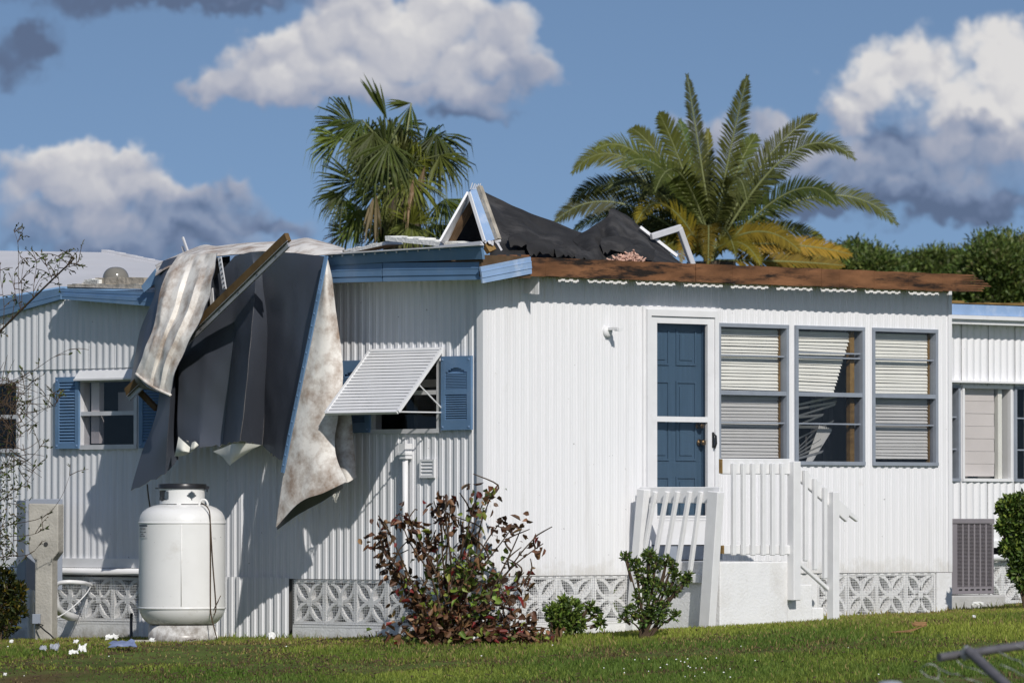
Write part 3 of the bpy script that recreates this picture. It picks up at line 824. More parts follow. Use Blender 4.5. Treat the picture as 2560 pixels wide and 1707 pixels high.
def broken_blind():
    for k in range(7):      # fanned slats hanging under the mid rail
        a = FR.p(w2[0] + .08, -.10, midz - .05 - k * .05); L_ = rnd.uniform(.45, .75)
        m = FR.m @ Matrix.Translation((w2[0] + .06 + L_ / 2, .09 + .01 * k, midz - .06 - .05 * k)) @ Matrix.Rotation(-.16 - .03 * k * (-1) ** k, 4, 'Y') @ Matrix.Rotation(1.15, 4, 'X') @ Matrix.Diagonal((L_, 1, 1, 1))
        link('slat', SLAT, m, WN2)
    for k in range(0):      # more torn slats across the middle
        m = FR.m @ Matrix.Translation((w2[0] + .30 + .05 * k, .085, midz - .16 - .05 * k)) @ Matrix.Rotation(-.55 + .09 * k, 4, 'Y') @ Matrix.Rotation(.2, 4, 'X') @ Matrix.Diagonal((.40, 1, 1, 1))
        link('slat', SLAT, m, WN2)
    for k in range(6):      # bundle hanging almost upright
        m = FR.m @ Matrix.Translation((w2[0] + .36 + .022 * k, .10, midz - .50)) @ Matrix.Rotation(-1.08 + .05 * k, 4, 'Y') @ Matrix.Rotation(.6, 4, 'X') @ Matrix.Diagonal((.46, 1, 1, 1))
        link('slat', SLAT, m, WN2)
    for k in range(5):      # slats lying on the sill
        m = FR.m @ Matrix.Translation((w2[0] + .28, .08 + .01 * k, w2[2] + .09 + .035 * k)) @ Matrix.Rotation(-.20 - .10 * k, 4, 'Y') @ Matrix.Rotation(1.1, 4, 'X') @ Matrix.Diagonal((.42, 1, 1, 1))
        link('slat', SLAT, m, WN2)
    mb = MB(); mb.box(w2[1] - .13, w2[1] - .07, .05, .10, w2[2] + .03, w2[3] - .04); obj('jamb', mb, M['wood'], FR.m, WN2)
broken_blind()
for (r_, wn_) in ((w1, WN1), (w3, WN3)):
    mb = MB(); mb.box(r_[1] - .050, r_[1] - .040, .05, .10, r_[2] + .03, r_[3] - .04); obj('jamb', mb, M['wood'], FR.m, wn_)
# room behind the broken window
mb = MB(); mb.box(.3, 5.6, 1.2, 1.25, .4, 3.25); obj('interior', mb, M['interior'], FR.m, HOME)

WNA = window(FL, awn_win, M['alu_pale'], (), ft=.04, mid=FL.uz(1015, 982)[1], w=.03, lab='window propped open under a white metal awning')
WNB = window(FL, far_win, M['alu_pale'], (), ft=.045, mid=FL.uz(275, 1033)[1], w=.035, lab='window with blue louvred shutters beside the bare shrub')
WNC = window(FL, edge_win, M['alu_pale'], (), ft=.04, mid=FL.uz(10, 1042)[1], w=.03, lab='window at the left edge behind bare twigs')
# curtain and clutter seen behind the glass
mb = MB(); mb.box(far_win[0] + .1, far_win[0] + .22, .06, .12, far_win[2] + .06, far_win[3] - .05); obj('curtain', mb, M['shade'], FL.m, WNB)
mb = MB(); mb.box(far_win[0] + .22, far_win[1] - .06, .30, .32, far_win[2] + .35, far_win[2] + .56); obj('curtain', mb, M['shade'], FL.m, WNB)
mb = MB(); mb.box(awn_win[0] + .1, awn_win[1] - .06, .25, .27, awn_win[2] + .43, awn_win[2] + .5); obj('curtain', mb, M['shade'], FL.m, WNA)
# hood over the far window
mb = MB(); h = rect(FL, (198, 927), (352, 945), .03)
mb.prism([(h[0], -.10, h[2]), (h[0], -.03, h[3]), (h[0], .0, h[3]), (h[0], .0, h[2])], (h[1] - h[0], 0, 0))
mb.box(h[0], h[1], -.105, -.06, h[2] - .012, h[2] + .006); obj('window_hood', mb, M['white'], FL.m, WNB)

# ---- louvred shutters
def shutter(fr, r, panels, nl, arch, lab=None, w=.0):
    u0, u1, z0, z1 = r; t = .055; y0, y1 = -.055 - w, -.028 - w
    mb = MB()
    mb.box(u0, u0 + t, y0, y1, z0, z1); mb.box(u1 - t, u1, y0, y1, z0, z1)
    zs = []
    H = z1 - z0
    cuts = [(z0 + .05, z1 - .05)] if panels == 1 else [(z0 + .09, z0 + H * .48), (z0 + H * .55, z1 - .10)]
    edges = [z0] + [e for c in cuts for e in c] + [z1]
    for a, b in zip(edges[0::2], edges[1::2]): mb.box(u0 + t, u1 - t, y0 + .001, y1, a, b)
    mb.box(u0 + t, u1 - t, y1 - .006, y1 - .002, z0 + .04, z1 - .04)
    if arch:
        zt = cuts[-1][1]; K = 8
        for k in range(K):
            a = u0 + t + (u1 - u0 - 2 * t) * k / K; b = u0 + t + (u1 - u0 - 2 * t) * (k + 1) / K
            f = math.sin(math.pi * (k + .5) / K); mb.box(a, b, y0 + .0005, y1 - .004, zt - .05 * (1 - f) - .004, zt + .001)
    sh = obj('shutter', mb, M['blue'], fr.m, HOME)
    if lab: sh['label'] = lab
    lm = None
    for c in cuts:
        n = nl // len(cuts); st = (c[1] - c[0] - (.045 if arch and c is cuts[-1] else 0)) / n
        for i in range(n):
            z = c[0] + (i + .5) * st
            if lm is None:
                m2 = MB(); m2.prism([(0, y0 + .004, -st * .48), (0, y1 - .004, st * .30), (0, y1 - .004, st * .48), (0, y0 + .004, -st * .22)], (u1 - u0 - 2 * t, 0, 0))
                lm = m2.mesh('louvre', M['blue'])
            link('louvre', lm, fr.m @ Matrix.Translation((u0 + t, 0, z)), sh)
    mb = MB()
    for (a, b) in ((u0 + .025, z0 + .03), (u1 - .025, z0 + .03), (u0 + .025, z1 - .03), (u1 - .025, z1 - .03)): mb.box(a - .007, a + .007, y0 - .006, y0, b - .007, b + .007)
    obj('screw', mb, M['blue_pale'], fr.m, sh)
    return sh
shutter(FL, rect(FL, (1105, 891), (1180, 1074), .04), 2, 22, True, 'blue shutter to the right of the awning')
shutter(FL, rect(FL, (846, 902), (925, 1081), .04), 2, 22, True, 'blue shutter half hidden by the membrane and awning')
shutter(FL, rect(FL, (141, 943), (199, 1121), .04), 1, 20, False, 'blue shutter left of the far window')
shutter(FL, rect(FL, (350, 945), (410, 1119), .04), 1, 20, False, 'blue shutter behind the hanging membrane')

# ---- propped awning: swings out from its top edge
def awning():
    uL, zT = FL.uz(925, 879, .05); uR, _ = FL.uz(1105, 872, .05)
    zT = (zT + FL.uz(1105, 872, .05)[1]) / 2
    P = .60; uLb, zB = FL.uz(825, 1032, P); uRb, zB2 = FL.uz(1005, 1029, P); zB = (zB + zB2) / 2
    a = Vector((uL, -.05, zT)); b = Vector((uR, -.05, zT)); c = Vector((uR, -P, zB)); d = Vector((uL, -P, zB))
    nrm = (b - a).cross(d - a).normalized()
    if nrm.y > 0: nrm = -nrm
    mb = MB(); t = .03
    for (p, q) in ((a, b), (b, c), (c, d), (d, a)): mb.beam(p, q, .03, .028, nrm)
    aw = obj('awning', mb, M['white'], FL.m, HOME)
    n = 20
    sl = None
    for i in range(n):
        p = a.lerp(d, (i + .02) / n); q = b.lerp(c, (i + .02) / n); p2 = a.lerp(d, (i + 1.06) / n); q2 = b.lerp(c, (i + 1.06) / n)
        mb = MB(); mb.prism([p, q, q2 + nrm * .009, p2 + nrm * .009], tuple(-nrm * .004)); obj('awning_slat', mb, M['white'], FL.m, aw)
    mb = MB(); f = .55
    e1 = Vector((uR + .0, -.04, zB - .02))
    for p, q in ((b.lerp(c, .55), Vector((uR - .01, -.04, FL.uz(1103, 1021, .04)[1]))), (c, Vector((uR - .01, -.04, zB))), (d, Vector((uL, -.04, zB))), (a.lerp(d, .55), Vector((uL, -.04, zB)))):
        mb = MB(); mb.tube([p, q], .007, 6); obj('awning_arm', mb, M['white'], FL.m, aw)
awning()

# ---- door: frame, storm door with two panes, panelled slate-blue door behind
def door():
    u0, u1, z0, z1 = door_op
    mb = MB(); t = .05
    mb.box(u0, u0 + t, -.06, .12, z0, z1); mb.box(u1 - t, u1, -.06, .12, z0, z1); mb.box(u0 + t, u1 - t, -.062, .12, z1 - t - .01, z1)
    mb.box(u0 - .03, u0, -.03, .0, z0, z1 + .03); mb.box(u1, u1 + .02, -.03, .0, z0, z1 + .03); mb.box(u0, u1, -.032, .0, z1 + .001, z1 + .03)
    dr = obj('door', mb, M['white'], FR.m, HOME)
    s0, s1 = u0 + t + .004, u1 - t - .004; st = .085
    zb = FR.uz(1700, 1361)[1]; zt = z1 - t - .016
    g1, g2 = FR.uz(1700, 1048)[1], FR.uz(1700, 1288)[1]
    mb = MB(); y0, y1 = -.045, -.010
    mb.box(s0, s0 + st, y0, y1, zb, zt); mb.box(s1 - st, s1, y0, y1, zb, zt)
    mb.box(s0 + st, s1 - st, y0 + .001, y1, zt - .06, zt); mb.box(s0 + st, s1 - st, y0 + .001, y1, g1 - .025, g1 + .025)
    mb.box(s0 + st, s1 - st, y0 + .001, y1, zb, g2)
    mb.box(s0 + st, s1 - st, y0 - .006, y0, g2 - .018, g2); mb.box(s0 + st + .01, s1 - st - .01, y0 - .004, y0, g2 - .045, g2 - .038)
    obj('storm_door', mb, M['white'], FR.m, dr)
    for (a, b) in ((g2, g1 - .025), (g1 + .025, zt - .06)):
        mb = MB(); mb.box(s0 + st, s1 - st, -.028, -.024, a, b); obj('pane', mb, M['glass'], FR.m, dr)
    # blue slab with raised panels
    y = .06; mb = MB(); d0, d1 = u0 + t, u1 - t - .07
    mb.box(d0, d1, y, y + .04, z0, z1 - t)
    W = d1 - d0; H = zt - zb
    def panel(f0, f1, h0, h1):
        a, b = d0 + W * f0, d0 + W * f1; c, e = zb + H * h0, zb + H * h1
        mb.box(a, b, y - .012, y, c, c + .016); mb.box(a, b, y - .012, y, e - .016, e); mb.box(a, a + .016, y - .012, y, c + .016, e - .016); mb.box(b - .016, b, y - .012, y, c + .016, e - .016)
        mb.prism([(a + .05, y - .010, c + .05), (b - .05, y - .010, c + .05), (b - .05, y - .010, e - .05), (a + .05, y - .010, e - .05)], (0, .012, 0))
    for (f0, f1) in ((.10, .44), (.56, .90)):
        for (h0, h1) in ((.06, .30), (.37, .72), (.79, .95)): panel(f0, f1, h0, h1)
    obj('door_leaf', mb, M['door'], FR.m, dr)
    mb = MB(); mb.box(d1 + .003, u1 - t, -.005, y + .06, z0, z1 - t); obj('jamb', mb, M['door'], FR.m, dr)
    for (px, py) in ((1748, 1063), (1752, 1106)):
        p = FR.loc(px, py, -.03); mb = MB()
        mb.lathe([(.0, -.07), (.024, -.066), (.030, -.05), (.026, -.035), (.012, -.028), (.012, -.006), (.034, -.004), (.034, .0)], 16)
        obj('knob', mb, M['brass'], FR.m @ Matrix.Translation((p.x, .048, p.z)) @ Matrix.Rotation(-math.pi / 2, 4, 'X') @ Matrix.Diagonal((1, 1, 1, 1)), dr, smooth=True)
    p = FR.loc(1783, 1100, .05); mb = MB(); mb.box(p.x - .012, p.x + .012, -.052, -.045, p.z - .07, p.z + .075); mb.tube([(p.x, -.05, p.z + .06), (p.x, -.085, p.z + .04), (p.x, -.09, p.z - .03), (p.x, -.07, p.z - .075)], .010, 8)
    obj('door_handle', mb, M['black'], FR.m, dr)
    mb = MB(); mb.box(u0, u1, -.10, .1, z0 - .02, zb - .012); obj('sill', mb, M['grey_alu'], FR.m, dr)
door()

# ---- eave of the wing: bare beam, rafter tails, scraps
OB = .27
ub0 = FR.uz(1215, 665, OB)[0]; ub1 = FR.uz(2395, 705, OB)[0]
mb = MB()
# beam with a splintered free end
seg = 26
for k in range(seg):
    a = ub0 + (ub1 - ub0) * k / seg; b = ub0 + (ub1 - ub0) * (k + 1) / seg
    j = .004 * math.sin(k * 2.3)
    mb.box(a, b - (.006 if k in (10, 17) else -.0005), -OB - .019 - .002 * (k % 2), -OB + .019, Z_BEAM_B + j, Z_BEAM_T + j * .6)
ue = FR.uz(2478, 705, OB)[0]
for k in range(7):
    f = k / 6; z0 = Z_BEAM_B + .17 * k / 7; L_ = ub1 + (ue - ub1) * (1 - .55 * abs(f - .35) - .2 * rnd.random())
    mb.prism([(ub1, -OB - .019, z0), (L_, -OB - .012, z0 + .012), (L_ - .03, -OB - .012, z0 + .026), (ub1, -OB - .019, z0 + .0243)], (0, .032, 0))
obj('eave_beam', mb, M['beam'], FR.m, HOME)
for px in (1352, 1470, 1591, 1711, 1830, 1944, 2054, 2165, 2274, 2372):
    u = FR.uz(px, 700, OB * .5)[0]
    mb = MB(); mb.box(u - .02, u + .02, -OB + .021, 1.2, Z_BEAM_B + .02, Z_BEAM_T - .012); obj('rafter', mb, M['wood_dark'], FR.m, HOME)
# pale strip of sheathing still nailed over the left of the gap, dark top plate along the wall
mb = MB(); mb.box(.02, U_END, -.03, .05, 3.285, 3.31); obj('top_plate', mb, M['wood_dark'], FR.m, HOME)
mb = MB(); mb.box(-.34, FR.uz(1395, 690, .1)[0], -.285, .02, 3.398, 3.425); obj('roof_sheathing', mb, M['wood_dark'], FR.m, HOME)  # corner end added out of sight to keep sun off the left wall
mb = MB(); mb.box(-.34, FR.uz(1322, 690, .3)[0], -.325, -.293, 3.25, 3.445); obj('sub_fascia', mb, M['wood_dark'], FR.m, HOME)
us_ = FR.uz(1309, 700, .03)[0]
mb = MB()
for k in range(4):
    w0_, w1_ = .03 + .05 * k, .03 + .05 * (k + 1); dz = -.02 * k / 4
    mb.box(us_ - .004 * (k % 2), us_ + .004, -w1_, -w0_, FR.uz(1309, 733, .03)[1] + dz, FR.uz(1309, 686, .03)[1])
obj('torn_soffit', mb, M['white'], FR.m, HOME)

# ---- small fittings
p = FL.loc(1017, 1122, .05)
mb = MB(); mb.box(p.x - .045, p.x + .045, -.115, -.025, p.z - .03, p.z + .05); mb.box(p.x - .055, p.x + .055, -.12, -.03, p.z - .055, p.z - .03); mb.box(p.x - .045, p.x + .045, -.11, -.025, p.z - .09, p.z - .055)
pipe = obj('vent_pipe', mb, M['pvc'], FL.m, HOME)
zz_ = [FL.uz(1017, y_, .07)[1] for y_ in (1135, 1300, 1415, 1450, 1478)]
mb = MB(); mb.tube([(p.x, -.07, zz_[0]), (p.x, -.07, zz_[1]), (p.x, -.07, zz_[2]), (p.x + .03, -.065, zz_[3]), (p.x + .10, -.05, zz_[4]), (p.x + .16, -.02, zz_[4] - .07)], .027, 12)
obj('riser', mb, M['pvc'], FL.m, pipe, smooth=True)
r_ = rect(FL, (1051, 1148), (1088, 1194), .03)
mb = MB(); t = .02
mb.box(r_[0], r_[1], -.045, -.02, r_[2], r_[2] + t); mb.box(r_[0], r_[1], -.045, -.02, r_[3] - t, r_[3]); mb.box(r_[0], r_[0] + t, -.0445, -.02, r_[2] + t, r_[3] - t); mb.box(r_[1] - t, r_[1], -.0445, -.02, r_[2] + t, r_[3] - t); mb.box(r_[0] + t, r_[1] - t, -.024, -.02, r_[2] + t, r_[3] - t)
dv = obj('dryer_vent', mb, M['white'], FL.m, HOME)
for k in range(4):
    z = r_[2] + t + (r_[3] - r_[2] - 2 * t) * k / 4; h_ = (r_[3] - r_[2] - 2 * t) / 4
    mb = MB(); mb.prism([(r_[0] + t, -.044, z + .002), (r_[0] + t, -.028, z + h_), (r_[0] + t, -.025, z + h_), (r_[0] + t, -.025, z + .002)], (r_[1] - r_[0] - 2 * t, 0, 0)); obj('vent_flap', mb, M['white'], FL.m, dv)
# round wall bracket left of the door
p = FR.loc(1518, 828, .02)
mb = MB(); mb.lathe([(.055, 0), (.055, .02), (.04, .035), (.0, .036)], 20); 
lf = obj('lamp_bracket', mb, M['white'], FR.m @ Matrix.Translation((p.x, -.014, p.z)) @ Matrix.Rotation(math.pi / 2, 4, 'X'), HOME, smooth=True)
mb = MB(); mb.box(p.x - .02, p.x + .035, -.17, -.03, p.z + .01, p.z + .035); mb.box(p.x - .015, p.x + .03, -.185, -.13, p.z - .002, p.z + .03); obj('bracket_arm', mb, M['white'], FR.m, lf)

# ================================================================== set-back annex on the right
ANX = Frame(FR.p(U_END + .05, -1.55, 0), math.radians(44.0))
ax1 = ANX.uz(2860, 1000)[0]; ax0 = -.6
zs1 = ANX.uz(2460, 953)[1]; zw0 = ANX.uz(2460, 1203)[1]; zw1 = ANX.uz(2460, 964)[1]; ztop = ANX.uz(2460, 806)[1]; zbt = ANX.uz(2520, 1352)[1]
aw_ = [rect(ANX, (2350, 964), (2397, 1203)), rect(ANX, (2402, 962), (2527, 1203)), rect(ANX, (2533, 964), (2650, 1203))]
for r in aw_: r[2], r[3] = zw0, zw1
_H = HOME
corr_wall(ANX, 'wall', ax0, ax1, lambda u: zs1, lambda u: ztop + .06, [], .40, .10, .018, 'wave', M['siding'], w0=.012)
corr_wall(ANX, 'wall', ax0, ax1, lambda u: zbt, lambda u: zs1 + .005, aw_, .40, .10, .018, 'wave', M['siding'])
for r, lab in zip(aw_, ('narrow window beside the wing corner', 'window with a white pleated shade', 'window at the right edge of the photo')):
    third = (r[3] - r[2]) / 3
    wn = window(ANX, r, M['white'] if 'shade' in lab else M['grey_alu'], () if 'shade' in lab else (r[2] + third, r[2] + 2 * third), ft=.03, w=.03, lab=lab)
    if 'shade' in lab:
        n = 7; hh = (r[3] - r[2] - .08) / n
        for k in range(n):
            mb = MB(); z = r[2] + .05 + k * hh
            mb.box(r[0] + .03, r[1] - .20, .05 - .004 * (k % 2), .056, z + .003, z + hh); obj('shade_fold', mb, M['shade'], ANX.m, wn)
        mb = MB(); mb.box(r[1] - .16, r[1] - .10, .03, .08, r[2] + .03, r[3] - .03); obj('jamb', mb, M['slat'], ANX.m, wn)
    else:
        mb = MB(); c = (r[0] + r[1]) / 2
        mb.tube([(c - .05, .09, r[2] + .04), (c - .05, .09, r[3] - .04)], .035, 8); obj('curtain', mb, M['slat'], ANX.m, wn)
mb = MB(); mb.box(ax0, ax1, -.10, .02, zs1 - .02, zs1 + .0); 
obj('window_ledge', mb, M['white'], ANX.m, HOME)
for (y0, y1, w_, m_, nm) in ((762, 789, .16, 'blue_pale', 'fascia'), (789, 799, .24, 'white', 'gutter'), (799, 811, .20, 'white', 'gutter')):
    a = ANX.uz(2460, y0, w_)[1]; b = ANX.uz(2460, y1, w_)[1]
    mb = MB(); mb.box(ax0, ax1, -w_, .05 if nm == 'fascia' else -.02, b, a - .002); obj(nm, mb, M[m_], ANX.m, HOME)
mb = MB(); a = ANX.uz(2460, 752, .1)[1]; b = ANX.uz(2460, 761, .1)[1]
for k in range(18):
    u = ax0 + (ax1 - ax0) * k / 18; mb.box(u, u + (ax1 - ax0) / 18, -.15 + .02 * rnd.random(), .3, b, a - .03 * rnd.random())
obj('broken_roof_edge', mb, M['wood'], ANX.m, HOME)
mb = MB(); mb.box(ax0, ax1, -.02, 3.0, ztop + .07, ztop + .12); obj('roof_deck', mb, M['wood_dark'], ANX.m, HOME)
mb = MB(); mb.box(ax0, ax1, -.035, .03, ANX.uz(2520, 1368)[1], zbt + .003); obj('base_trim', mb, M['white'], ANX.m, HOME)
mb = MB(); zc = ANX.uz(2520, 1393)[1]; mb.tube([(ax0, -.06, zc), (ax1, -.06, zc)], .035, 12); obj('drain_pipe', mb, M['pvc'], ANX.m, HOME, smooth=True)
blocks(ANX, ANX.uz(2440, 1450)[0], ANX.uz(2440, 1450)[0] + 4 * .42, ANX.uz(2520, 1404)[1], .42, HOME)
mb = MB(); mb.box(ax0, ANX.uz(2440, 1450)[0] - .002, -.005, .1, -.2, zbt); obj('skirting', mb, M['masonry'], ANX.m, HOME)
mb = MB(); mb.box(ax0, ax1, .9, .95, .3, ztop); mb.box(ax1 - .05, ax1, .1, .9, .3, ztop); obj('interior', mb, M['interior'], ANX.m, HOME)
mb = MB(); mb.box(ax0 - .05, ax0, .1, .95, .3, ztop); mb.box(ax0, ax1, .08, .95, .35, .4); obj('interior', mb, M['interior'], ANX.m, HOME)

# ================================================================== stoop and steps
WS = 1.10                      # how far the stoop stands out from the wall
def stoop():
    u0 = FR.uz(1800, 1480, WS)[0]; u1 = FR.uz(1970, 1480, WS)[0]
    zt = FR.uz(1880, 1403, WS)[1]; g = gz(*FR.p((u0 + u1) / 2, WS, 0).xy) - .3
    st = thing('porch_steps', 'white painted concrete stoop with steps in front of the blue door', 'steps', FR.p((u0 + u1) / 2, WS, g + .3))
    mb = MB(); mb.box(u0, u1, -WS, -.015, g, zt); bev(obj('landing', mb, M['masonry'], FR.m, st), .012, 2)
    zz = [FR.uz(2015, 1460, WS)[1], FR.uz(2050, 1518, WS)[1]]
    uu = [u1, FR.uz(2037, 1480, WS)[0], FR.uz(2066, 1480, WS)[0]]
    for k in range(2):
        mb = MB(); mb.box(uu[k] + .002, uu[k + 1], -WS + .03, -.02, g, zz[k]); bev(obj('step', mb, M['masonry'], FR.m, st), .012, 2)
    return u0, u1, zt
ST_U0, ST_U1, ST_Z = stoop()

# ---- knocked-over railing leaning against the left end of the stoop (runs out from the wall)
def left_rail():
    fr = Frame(FR.p(FR.uz(1600, 1480)[0] - .10, 0, 0), math.radians(44.0 - 90.0))   # its face looks left
    base = fr.w(1690, 1560)
    t = thing('railing', 'white wooden railing leaning loose against the stoop left of the steps', 'railing', base, 'white porch railings')
    def L(px, py, w=0.0): return fr.w(px, py, w)
    d = fr.d; up = Vector((0, 0, 1))
    def bar(name, a, b, wid, dep, w=0.0, par=t, m='rail'):
        mb = MB(); mb.beam(L(*a, w), L(*b, w), wid, dep, -fr.n); return bev(obj(name, mb, M[m], I4, par), .006)
    bar('top_rail', (1601, 1237), (1803, 1237), .15, .038, .0)
    bar('bottom_rail', (1592, 1445), (1752, 1445), .085, .038, .0)
    bar('post', (1610, 1222), (1580, 1578), .10, .09, .055)
    bar('post', (1790, 1228), (1767, 1578), .135, .09, .055)
    tops = (1638, 1668, 1694, 1724, 1752); bots = (1598, 1627, 1655, 1688, 1722)
    for a, b in zip(tops, bots): bar('baluster', (a, 1228), (b, 1452), .042, .040, .04)
left_rail()

def right_rail():
    w = WS + .005
    t = thing('railing', 'white wooden stair railing with raw broken end beside the steps', 'railing', FR.w(1985, 1500, w), 'white porch railings')
    def bar(name, a, b, wid, dep, off=0.0, m='rail'):
        mb = MB(); mb.beam(FR.w(*a, w + off), FR.w(*b, w + off), wid, dep, -FR.n); return bev(obj(name, mb, M[m], I4, t), .006)
    tr = bar('top_rail', (1803, 1165), (1975, 1166), .145, .038)
    mb = MB(); mb.beam(FR.w(1800.5, 1165, w), FR.w(1803.2, 1165, w), .13, .034, -FR.n); obj('broken_end', mb, M['wood'], I4, tr)
    br = bar('bottom_rail', (1807, 1373), (1972, 1374), .085, .038)
    mb = MB(); mb.beam(FR.w(1803, 1373, w), FR.w(1807.2, 1373, w), .075, .034, -FR.n); obj('broken_end', mb, M['wood'], I4, br)
    for x in (1834, 1858, 1882, 1907.5, 1931, 1955): bar('baluster', (x, 1157), (x, 1388), .042, .04, .042)
    bar('post', (1985, 1153), (1985, 1500), .095, .09, .03)
    bar('post', (2083, 1229), (2083, 1550), .085, .09, .03)
    bar('hand_rail', (1978, 1166), (2120, 1290), .125, .036, -.005)
    bar('hand_rail', (2085, 1255), (2143, 1299), .045, .036, -.12)
    bar('lower_rail', (1992, 1403), (2072, 1474), .035, .036, -.005)
    for (x, y0, y1) in ((2013, 1174, 1402), (2037, 1195, 1424), (2062, 1217, 1446)): bar('baluster', (x, y0), (x, y1), .042, .04, .035)
right_rail()

# ================================================================== propane tank
def tank():
    wq = 1.0
    pc = FL.w(455, 1586, wq); sc_ = FPX / pc.y
    R_ = (563 - 346) / 2 / sc_
    zb = pc.z
    Z = lambda py: zb + (1586 - py) / sc_
    t = thing('propane_tank', 'large white propane tank with black lid standing by the wall', 'gas tank', (pc.x, pc.y, zb))
    TM = Matrix.Translation((pc.x, pc.y, 0))
    z1, z2 = Z(1516), Z(1307)
    prof = [(R_ * .70, Z(1562)), (R_ * .80, Z(1556)), (R_ * .91, Z(1544)), (R_ * .975, Z(1530)), (R_, Z(1516))]
    prof += [(R_, Z(1512)), (R_, z2 - .01), (R_ * 1.0, z2), (R_ * .992, Z(1299)), (R_ * .965, Z(1289)), (R_ * .91, Z(1279)), (R_ * .80, Z(1270)), (R_ * .66, Z(1264)), (R_ * .45, Z(1260)), (0.001, Z(1258))]
    mb = MB(); mb.lathe([(0.001, Z(1566)), (R_ * .5, Z(1565))] + prof, 64); body = obj('body', mb, M['tank'], TM, t, smooth=True)
    mb = MB()
    for z in (Z(1307), Z(1519)):
        mb.lathe([(R_ - .002, z - .012), (R_ + .005, z - .007), (R_ + .005, z + .007), (R_ - .002, z + .012)], 64)
    ang = math.radians(-88); mb.tube([(math.cos(ang) * R_, math.sin(ang) * R_, Z(1513)), (math.cos(ang) * R_, math.sin(ang) * R_, Z(1312))], .005, 6)
    obj('weld_seam', mb, M['tank'], TM, body, smooth=True)
    rf = (536 - 369) / 2 / sc_
    mb = MB(); mb.lathe([(rf * .97, Z(1566)), (rf, Z(1562)), (rf * 1.03, zb - .12), (rf * .96, zb - .12)], 48); obj('foot_ring', mb, M['tank'], TM, t, smooth=True)
    # collar with cut-outs (an open cylinder wall of small facets left out at the holes)
    rc = (514 - 401) / 2 / sc_; cz0, cz1 = Z(1263), Z(1219); n, k = 96, 22
    mb = MB()
    def hole(a, f):            # a: degrees clockwise seen by camera, f: 0..1 height
        for (c, wd, h0, h1, sh) in ((-62, 30, .34, .86, 'o'), (28, 15, .38, .82, 'd'), (150, 30, .3, .9, 'o'), (-150, 25, .3, .9, 'o')):
            x = abs(a - c) / wd; y = abs(f - (h0 + h1) / 2) / ((h1 - h0) / 2)
            if (sh == 'd' and x + y < 1) or (sh == 'o' and x ** 4 + y ** 4 < 1): return True
        if f < .16 and not (abs(a + 6) < 7 or abs(a - 82) < 7 or abs(a + 90) < 7 or abs(a - 170) < 7): return True
        return False
    for i in range(n):
        a0, a1 = 360 * i / n, 360 * (i + 1) / n
        am = ((a0 + a1) / 2 + 90 + 180) % 360 - 180
        for j in range(k):
            f = (j + .5) / k
            if hole(am, f): continue
            za, zc = cz0 - .02 + (cz1 - cz0 + .02) * j / k, cz0 - .02 + (cz1 - cz0 + .02) * (j + 1) / k
            c0, s0, c1, s1 = math.cos(math.radians(a0)), math.sin(math.radians(a0)), math.cos(math.radians(a1)), math.sin(math.radians(a1))
            mb.face([(rc * c0, rc * s0, za), (rc * c1, rc * s1, za), (rc * c1, rc * s1, zc), (rc * c0, rc * s0, zc)])
            ri = rc - .006
            mb.face([(ri * c1, ri * s1, za), (ri * c0, ri * s0, za), (ri * c0, ri * s0, zc), (ri * c1, ri * s1, zc)])
    obj('collar', mb, M['tank'], TM, t)
    mb = MB(); rl = (520 - 398) / 2 / sc_
    mb.lathe([(.001, Z(1209)), (rl * .6, Z(1208.5)), (rl * .98, Z(1210)), (rl, Z(1212)), (rl, Z(1221)), (rl * .95, Z(1222)), (.001, Z(1221))], 48)
    lid = obj('lid', mb, M['black'], TM, t, smooth=True, auto=40)
    mb = MB(); mb.box(rl * .92, rl * 1.10, -.05, .05, Z(1223), Z(1215)); mb.box(rl * 1.0, rl * 1.04, -.03, .03, Z(1230), Z(1222)); mb.box(-rl * 1.1, -rl * .98, -.03, .03, Z(1222), Z(1219)); obj('lid_hinge', mb, M['black'], TM, lid)
    mb = MB(); mb.tube([(0, 0, Z(1260)), (0, 0, Z(1240))], .04, 12); mb.box(-.1, .02, -.03, .03, Z(1246), Z(1236)); obj('valve', mb, M['brass'], TM, t)
    # lifting loop on the shoulder
    mb = MB(); A = Vector((rc * .98, -rc * .55, Z(1263))); pts = []
    for q in range(9):
        a = math.pi * q / 8; pts.append(A + Vector((.042 * -math.cos(a) + .0, -.03, .065 * math.sin(a) - .01)))
    mb.tube(pts, .010, 8); obj('lifting_loop', mb, M['tank'], TM, t, smooth=True)
    # paper label
    lz1, lz0 = Z(1312), Z(1345); mb = MB(); mb2 = MB()
    def lab(mbx, a0, a1, z0, z1, off):
        K = 6
        for q in range(K):
            b0 = math.radians(a0 + (a1 - a0) * q / K); b1 = math.radians(a0 + (a1 - a0) * (q + 1) / K); rr = R_ + off
            mbx.face([(rr * math.cos(b0), rr * math.sin(b0), z0), (rr * math.cos(b1), rr * math.sin(b1), z0), (rr * math.cos(b1), rr * math.sin(b1), z1), (rr * math.cos(b0), rr * math.sin(b0), z1)])
    a0, a1 = 180 + 17, 180 + 41
    lab(mb, a0, a1, lz0, lz1, .003); lb = obj('label', mb, M['label'], TM, body)
    lab(mb2, a0, a1, lz1 - .012, lz1, .005)
    H = lz1 - lz0
    def words(z, h, spans):
        for (s, e) in spans: lab(mb2, a0 + (a1 - a0) * s, a0 + (a1 - a0) * e, z - h, z, .005)
    for zf, spans in ((.50, ((.12, .44), (.50, .62), (.68, .86))), (.66, ((.28, .42), (.46, .62))), (.80, ((.16, .34), (.38, .52), (.56, .78)))): words(lz1 - H * zf, H * .05, spans)
    obj('print', mb2, M['ink'], TM, body)
